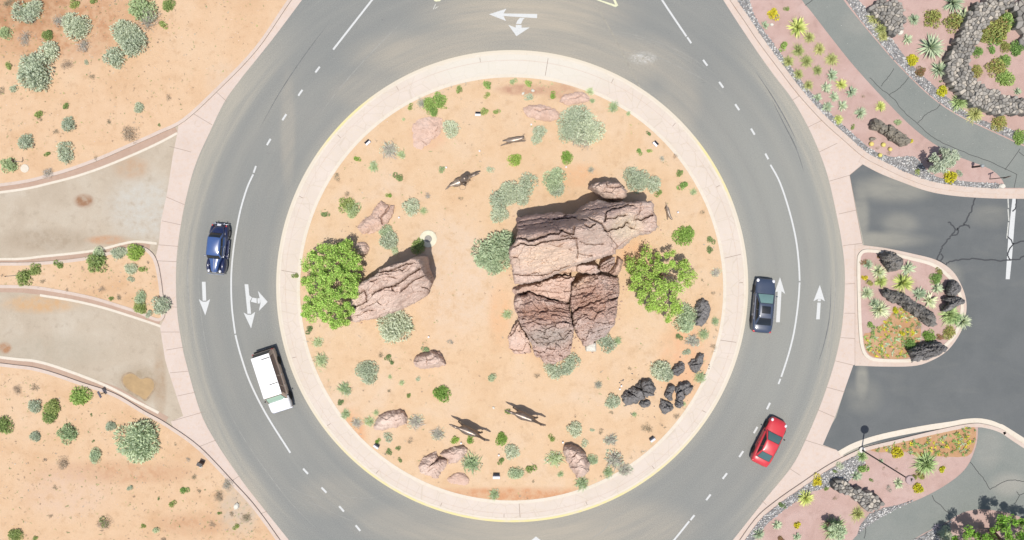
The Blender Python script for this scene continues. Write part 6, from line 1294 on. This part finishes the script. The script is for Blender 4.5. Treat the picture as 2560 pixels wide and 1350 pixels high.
for s in (-1, 1):
    bevel(mesh_obj("headlight", *boxm((s * .70, 2.60, .80), (.34, .06, .18)), M['lamp_clear'], c), .02); bevel(mesh_obj("tail_light", *boxm((s * .90, -2.84, .90), (.12, .05, .40)), M['lamp_red'], c), .02)
bevel(mesh_obj("bumper", *boxm((0, 2.68, .52), (1.86, .14, .20)), M['chrome'], c), .04); bevel(mesh_obj("bumper", *boxm((0, -2.92, .52), (1.86, .14, .20)), M['black_trim'], c), .04); panel(c, "number_plate", 'plate', [(-.2, -2.995, .46), (.2, -2.995, .46), (.2, -2.995, .58), (-.2, -2.995, .58)])
mesh_obj("wiper", *boxm((.1, 1.66, 1.17), (1.1, .03, .02)), M['black_trim'], c)

# blue vintage car
c = place_car("vintage_car", "glossy blue vintage car with rounded fenders, upper left of the ring", "car", 551.5, 622, -.096, .995)
def vsec(y, w, zs, zc, zb=.42):
    h = [(.92, zb), (1.0, zb + .2), (1.0, zs - .18), (.93, zs - .05), (.78, zs + .02), (.45, zc - .02), (0, zc)]; return [(-w * a, y, z) for a, z in h] + [(w * a, y, z) for a, z in h[-2::-1]]
st = dense([(2.05, .20, .84, .92, .42), (1.98, .27, .96, 1.02, .42), (1.7, .33, 1.04, 1.10, .42), (1.2, .42, 1.08, 1.14, .42), (.78, .56, 1.10, 1.17, .42), (.45, .68, 1.12, 1.2, .42), (-.4, .72, 1.14, 1.2, .42), (-1.1, .70, 1.14, 1.22, .42), (-1.6, .60, 1.02, 1.14, .42), (-1.95, .50, .82, .94, .42), (-2.15, .40, .62, .70, .42)], 3)
V, F = loft([vsec(*s) for s in st]); o = mesh_obj("body", V, F, [M['car_blue'], M['car_blue_dark']], c, True); o.data.polygons.foreach_set("material_index", [1 if p.center.y < -1.05 else 0 for p in o.data.polygons]); fixn(o)
mesh_obj("hood_strip", *boxm((0, 1.35, 1.16), (.03, 1.2, .03), rot=Matrix.Rotation(-.09, 3, 'X')), M['chrome'], c)
cabin(c, (.86, 1.12, .62), None, (-1.45, 1.14, .60), (.52, 1.56, .58), None, (-1.02, 1.60, .56), 'car_blue', 'glass_dark', 'glass_dark', 'glass_dark', (.5,), (.06, .10, .06, .10))
for s in (-1, 1):
    for y, L, wx, hz in ((1.42, .78, .27, .50), (-1.45, .72, .24, .50)):
        f = blob(c, "fender", 'car_blue_dark', (s * .63, y, .42), (wx, L, hz))
    o = mesh_obj("running_board", *boxm((s * .74, 0, .36), (.30, 1.7, .06)), M['car_blue_dark'], c); bevel(o, .02); mesh_obj("board_trim", *boxm((s * .892, 0, .37), (.015, 1.7, .03)), M['chrome'], c)
    blob(c, "headlight", 'lamp_clear', (s * .50, 1.95, .86), (.11, .14, .11)); blob(c, "tail_light", 'lamp_red', (s * .62, -2.10, .72), (.06, .08, .07))
    mesh_obj("bumper_guard", *boxm((s * .40, -2.28, .55), (.07, .14, .26)), M['chrome'], c)
    for y in (1.42, -1.45): wheel(c, s * .76, y, .36, .18, 'chrome')
    bevel(mesh_obj("side_trim", *boxm((s * .70, .25, 1.04), (.03, .9, .03)), M['chrome'], c), .01); mesh_obj("door_handle", *boxm((s * .735, -.25, .98), (.05, .16, .04)), M['chrome'], c)
    V, F = lathe([(.0, -.02), (.07, -.015), (.075, .015), (0, .02)], 14); mesh_obj("wing_mirror", V, F, M['chrome'], c, True, loc=(s * .82, .62, 1.2)); mesh_obj("mirror_arm", *boxm((s * .74, .64, 1.16), (.18, .02, .02)), M['chrome'], c)
for y, w_ in ((2.26, 1.5), (-2.24, 1.42)): bevel(mesh_obj("bumper", *boxm((0, y, .46), (w_, .07, .16)), M['chrome'], c), .03)
bevel(mesh_obj("grille", *boxm((0, 2.05, .68), (.34, .10, .46)), M['chrome'], c), .03)
o = mesh_obj("number_plate", *boxm((0, -2.16, .78), (.34, .03, .18), rot=Matrix.Rotation(-.9, 3, 'X')), M['plate'], c)

# ------------------------------------------------------------------ bronze statues
M['bronze'] = NT("bronze_statue"); _t = M['bronze']; M['bronze'] = _t.fin(_t.ramp(_t.noise(5, 4, .6), [(.3, (.105, .078, .062)), (.7, (.20, .155, .12))]), .36, .6, .35)
M['bronze_pale'] = NT("worn_bronze"); _t = M['bronze_pale']; M['bronze_pale'] = _t.fin(_t.ramp(_t.noise(4, 4, .6), [(.3, (.17, .13, .10)), (.7, (.34, .275, .22))]), .38, .6, .35)
def skin(name, joints_, edges, mat, parent=None, sub=2, root=0):
    names = list(joints_); me = bpy.data.meshes.new(name + "_s"); me.from_pydata([joints_[n][:3] for n in names], [(names.index(a), names.index(b)) for a, b in edges], [])
    o = bpy.data.objects.new(name, me); COL.objects.link(o); m = o.modifiers.new("s", 'SKIN'); m.use_smooth_shade = True
    sv = me.skin_vertices[0].data
    for i, n in enumerate(names):
        r = joints_[n][3]; r = (r, r) if not isinstance(r, tuple) else r; r = (r[0] * 1.28, r[1] * 1.2); sv[i].radius = r; sv[i].use_root = (i == root)
    s = o.modifiers.new("ss", 'SUBSURF'); s.levels = sub; s.render_levels = sub
    dg = bpy.context.evaluated_depsgraph_get(); dg.update(); m2 = bpy.data.meshes.new_from_object(o.evaluated_get(dg)); o.modifiers.clear(); o.data = m2
    m2.materials.clear(); m2.materials.append(mat); m2.polygons.foreach_set("use_smooth", [True] * len(m2.polygons)); m2.name = name
    o.parent = parent; return o
def chain(*a): return [(a[i], a[i + 1]) for i in range(len(a) - 1)]
def horse_joints(tail=((-.95, 0, 1.42, .08), (-1.35, .02, 1.50, .11), (-1.75, .03, 1.42, .07), (-1.98, .05, 1.55, .025))):
    J = {'rump': (-.52, 0, 1.24, (.32, .31)), 'croup': (-.96, 0, 1.36, .10), 'chest': (.48, 0, 1.20, (.19, .29)), 'neck1': (.92, 0, 1.46, (.095, .19)), 'neck2': (1.18, 0, 1.62, (.075, .15)), 'poll': (1.42, 0, 1.72, .095), 'nose': (1.66, 0, 1.56, .072), 'muzzle': (1.86, 0, 1.42, .058)}
    for i, t in enumerate(tail):
        if i: J['t%d' % i] = t
    J.update({'hipL': (-.62, .17, 1.02, .19), 'stL': (-.50, .19, .78, .13), 'hoL': (-.92, .18, .60, .065), 'feL': (-1.12, .17, .30, .05), 'fL': (-1.28, .17, .12, .06),
              'hipR': (-.60, -.17, 1.02, .19), 'stR': (-.36, -.19, .76, .13), 'hoR': (-.62, -.18, .46, .065), 'feR': (-.60, -.18, .16, .05), 'fR': (-.52, -.18, .02, .06),
              'shL': (.52, .13, .98, .13), 'knL': (.92, .16, .80, .07), 'faL': (1.10, .16, .48, .048), 'ffL': (.98, .16, .32, .055), 'shR': (.48, -.13, .96, .13), 'knR': (.62, -.16, .60, .07), 'faR': (.72, -.16, .22, .048), 'ffR': (.80, -.16, .03, .058)})
    E = chain('rump', 'croup', *['t%d' % i for i in range(1, len(tail))]) + chain('rump', 'chest', 'neck1', 'neck2', 'poll', 'nose', 'muzzle')
    for s in 'LR': E += chain('rump', 'hip' + s, 'st' + s, 'ho' + s, 'fe' + s, 'f' + s) + chain('chest', 'sh' + s, 'kn' + s, 'fa' + s, 'ff' + s)
    return J, E
def horse_parts(t, body_name="body"):
    J, E = horse_joints(); o = skin(body_name, J, E, M['bronze'], t)
    for s in (-1, 1): mesh_obj("ear", *lathe([(.045, 0), (.035, .08), (0, .16)], 6), M['bronze'], t, True, loc=(1.40, s * .08, 1.78))
    V = []; F = []
    for i in range(9):
        k = i / 8; p = Vector((.62 + .80 * k, 0, 1.60 + .24 * k)); b = len(V)
        V += [tuple(p + Vector((-.10, .03, -.02))), tuple(p + Vector((.05, .02, -.02))), tuple(p + Vector((-.14 - .05 * (i % 2), random.uniform(-.05, .05), .10 + .03 * (i % 3)))), tuple(p + Vector((.0, -.04, -.02)))]; F += [(b, b + 1, b + 2), (b + 1, b + 3, b + 2), (b + 3, b, b + 2)]
    mesh_obj("mane", V, F, M['bronze'], t)
    return o
def statue(name, label, cat, px, py, hx, hy, zoff=0.0, sc=1.0):
    z = zI(px, py) + zoff; x, y, _ = W(px, py, z); t = empty(name, (x, y, z), math.atan2(-hy, hx)); t.scale = (sc,) * 3; tag(t, label, cat); return t
t = statue("horse_statue", "bronze galloping horse statue, right and upper one of the pair", "statue", 1314, 1034, 66, 24); t["group"] = "bronze horses"; horse_parts(t)
t = statue("horse_statue", "bronze galloping horse statue, left and lower one of the pair", "statue", 1177, 1070, 66, 26); t["group"] = "bronze horses"; horse_parts(t)
# rider on horse
t = statue("rider_statue", "bronze statue of a galloping horse with rider above the cracked outcrop", "statue", 1156, 455, 80, -34, sc=.92)
o = skin("horse", *[(J, E) for J, E in [horse_joints(((-.95, 0, 1.40, .08), (-1.20, .04, 1.34, .10), (-1.50, -.08, 1.15, .07), (-1.75, -.12, 1.05, .03)))]][0], M['bronze_pale'], t)
RJ = {'pel': (-.10, 0, 1.58, .17), 'tor': (.05, 0, 1.86, (.17, .20)), 'chs': (.22, 0, 2.08, (.15, .21)), 'nek': (.33, 0, 2.26, .075), 'hed': (.40, 0, 2.42, .115), 'sL': (.24, .23, 2.12, .085), 'eL': (.48, .32, 1.90, .06), 'wL': (.74, .14, 1.82, .05), 'hL': (.82, .10, 1.81, .055), 'sR': (.20, -.23, 2.12, .085), 'eR': (.10, -.48, 2.20, .06), 'wR': (.22, -.66, 2.42, .05), 'hR': (.26, -.70, 2.50, .055),
      'pL': (-.04, .24, 1.50, .13), 'kL': (.32, .38, 1.25, .095), 'aL': (.12, .40, .84, .06), 'tL': (.30, .42, .78, .055), 'pR': (-.04, -.24, 1.50, .13), 'kR': (.32, -.38, 1.25, .095), 'aR': (.12, -.40, .84, .06), 'tR': (.30, -.42, .78, .055)}
RE = chain('pel', 'tor', 'chs', 'nek', 'hed')
for s in 'LR': RE += chain('chs', 's' + s, 'e' + s, 'w' + s, 'h' + s) + chain('pel', 'p' + s, 'k' + s, 'a' + s, 't' + s)
skin("rider", RJ, RE, M['bronze'], t)
mesh_obj("hat", *lathe([(.30, .02), (.31, 0), (.30, .035), (.15, .02), (.14, .16), (.10, .20), (0, .19)], 20), M['bronze'], t, True, loc=(.41, 0, 2.48))
mesh_obj("saddle", *patch([(.25, .30, 1.42), (.25, -.30, 1.42), (-.40, -.30, 1.42), (-.40, .30, 1.42)], .14, 8), M['bronze'], t, True)
V = []; F = []; tube(spline([(.82, .10, 1.82), (1.2, .10, 1.62), (1.62, .06, 1.52)], 4), [.015] * 9, 5, V, F); tube(spline([(.26, -.70, 2.5), (.0, -.95, 2.55), (-.35, -.75, 2.45), (-.2, -.4, 2.4), (.26, -.68, 2.5)], 5), [.015] * 21, 5, V, F); mesh_obj("rope_and_reins", V, F, M['bronze'], t)
# running calf
def beast(t, J, E): return skin("body", J, E, M['bronze_pale'], t)
t = statue("calf_statue", "small bronze statue of a leaping calf with horns, top of the island", "statue", 1284, 353, 55, -9)
J = {'rump': (-.36, 0, .74, (.19, .20)), 'crp': (-.60, .02, .76, .06), 'chest': (.36, 0, .72, (.17, .21)), 'nk': (.60, .02, .80, .13), 'hd': (.80, .05, .84, .11), 'mz': (.98, .06, .74, .075), 'ta': (-.72, .06, .74, .03), 'tb': (-.98, .06, .66, .025),
     'hL': (-.45, .14, .60, .11), 'kL': (-.60, .15, .42, .06), 'oL': (-.80, .16, .30, .04), 'fL': (-.98, .16, .18, .04), 'hR': (-.45, -.14, .60, .11), 'kR': (-.68, -.18, .42, .06), 'oR': (-.95, -.20, .26, .042), 'fR': (-1.22, -.22, .10, .042),
     'sL': (.38, .13, .58, .09), 'nL': (.52, .14, .36, .05), 'gL': (.50, .14, .05, .045), 'sR': (.40, -.13, .58, .09), 'nR': (.70, -.17, .48, .05), 'gR': (1.02, -.22, .36, .042)}
E = chain('rump', 'crp', 'ta', 'tb') + chain('rump', 'chest', 'nk', 'hd', 'mz')
for s in 'LR': E += chain('rump', 'h' + s, 'k' + s, 'o' + s, 'f' + s) + chain('chest', 's' + s, 'n' + s, 'g' + s)
beast(t, J, E)
for s in (-1, 1):
    V, F = tube(spline([(.82, .05 + s * .06, .92), (.88, .05 + s * .18, .97), (1.06, .05 + s * .20, 1.03)], 3), np.linspace(.032, .012, 7), 6); mesh_obj("horn", V, F, M['bronze'], t, True)
# running dog
t = statue("dog_statue", "small bronze dog statue running beside the right end of the huge slab", "statue", 1668, 531, 9, 37, sc=.92)
J = {'rump': (-.34, 0, .50, (.13, .14)), 'crp': (-.52, 0, .54, .05), 'chest': (.34, 0, .50, (.14, .16)), 'nk': (.50, .05, .58, .09), 'hd': (.64, .12, .62, .085), 'mz': (.80, .16, .56, .045), 'ta': (-.60, 0, .56, .03), 'tb': (-.90, .05, .66, .022),
     'hL': (-.38, .11, .40, .08), 'kL': (-.24, .12, .28, .05), 'oL': (-.42, .13, .16, .03), 'fL': (-.36, .13, .03, .032), 'hR': (-.38, -.11, .40, .08), 'kR': (-.28, -.14, .28, .05), 'oR': (-.46, -.15, .16, .03), 'fR': (-.40, -.15, .03, .032),
     'sL': (.36, .10, .40, .07), 'nL': (.52, .12, .28, .04), 'gL': (.74, .12, .16, .03), 'sR': (.36, -.10, .40, .07), 'nR': (.50, -.14, .26, .04), 'gR': (.72, -.17, .10, .03)}
E = chain('rump', 'crp', 'ta', 'tb') + chain('rump', 'chest', 'nk', 'hd', 'mz')
for s in 'LR': E += chain('rump', 'h' + s, 'k' + s, 'o' + s, 'f' + s) + chain('chest', 's' + s, 'n' + s, 'g' + s)
beast(t, J, E)
for s in (-1, 1): mesh_obj("ear", *lathe([(.035, 0), (.025, .06), (0, .11)], 6), M['bronze'], t, True, loc=(.60, .11 + s * .06, .68))
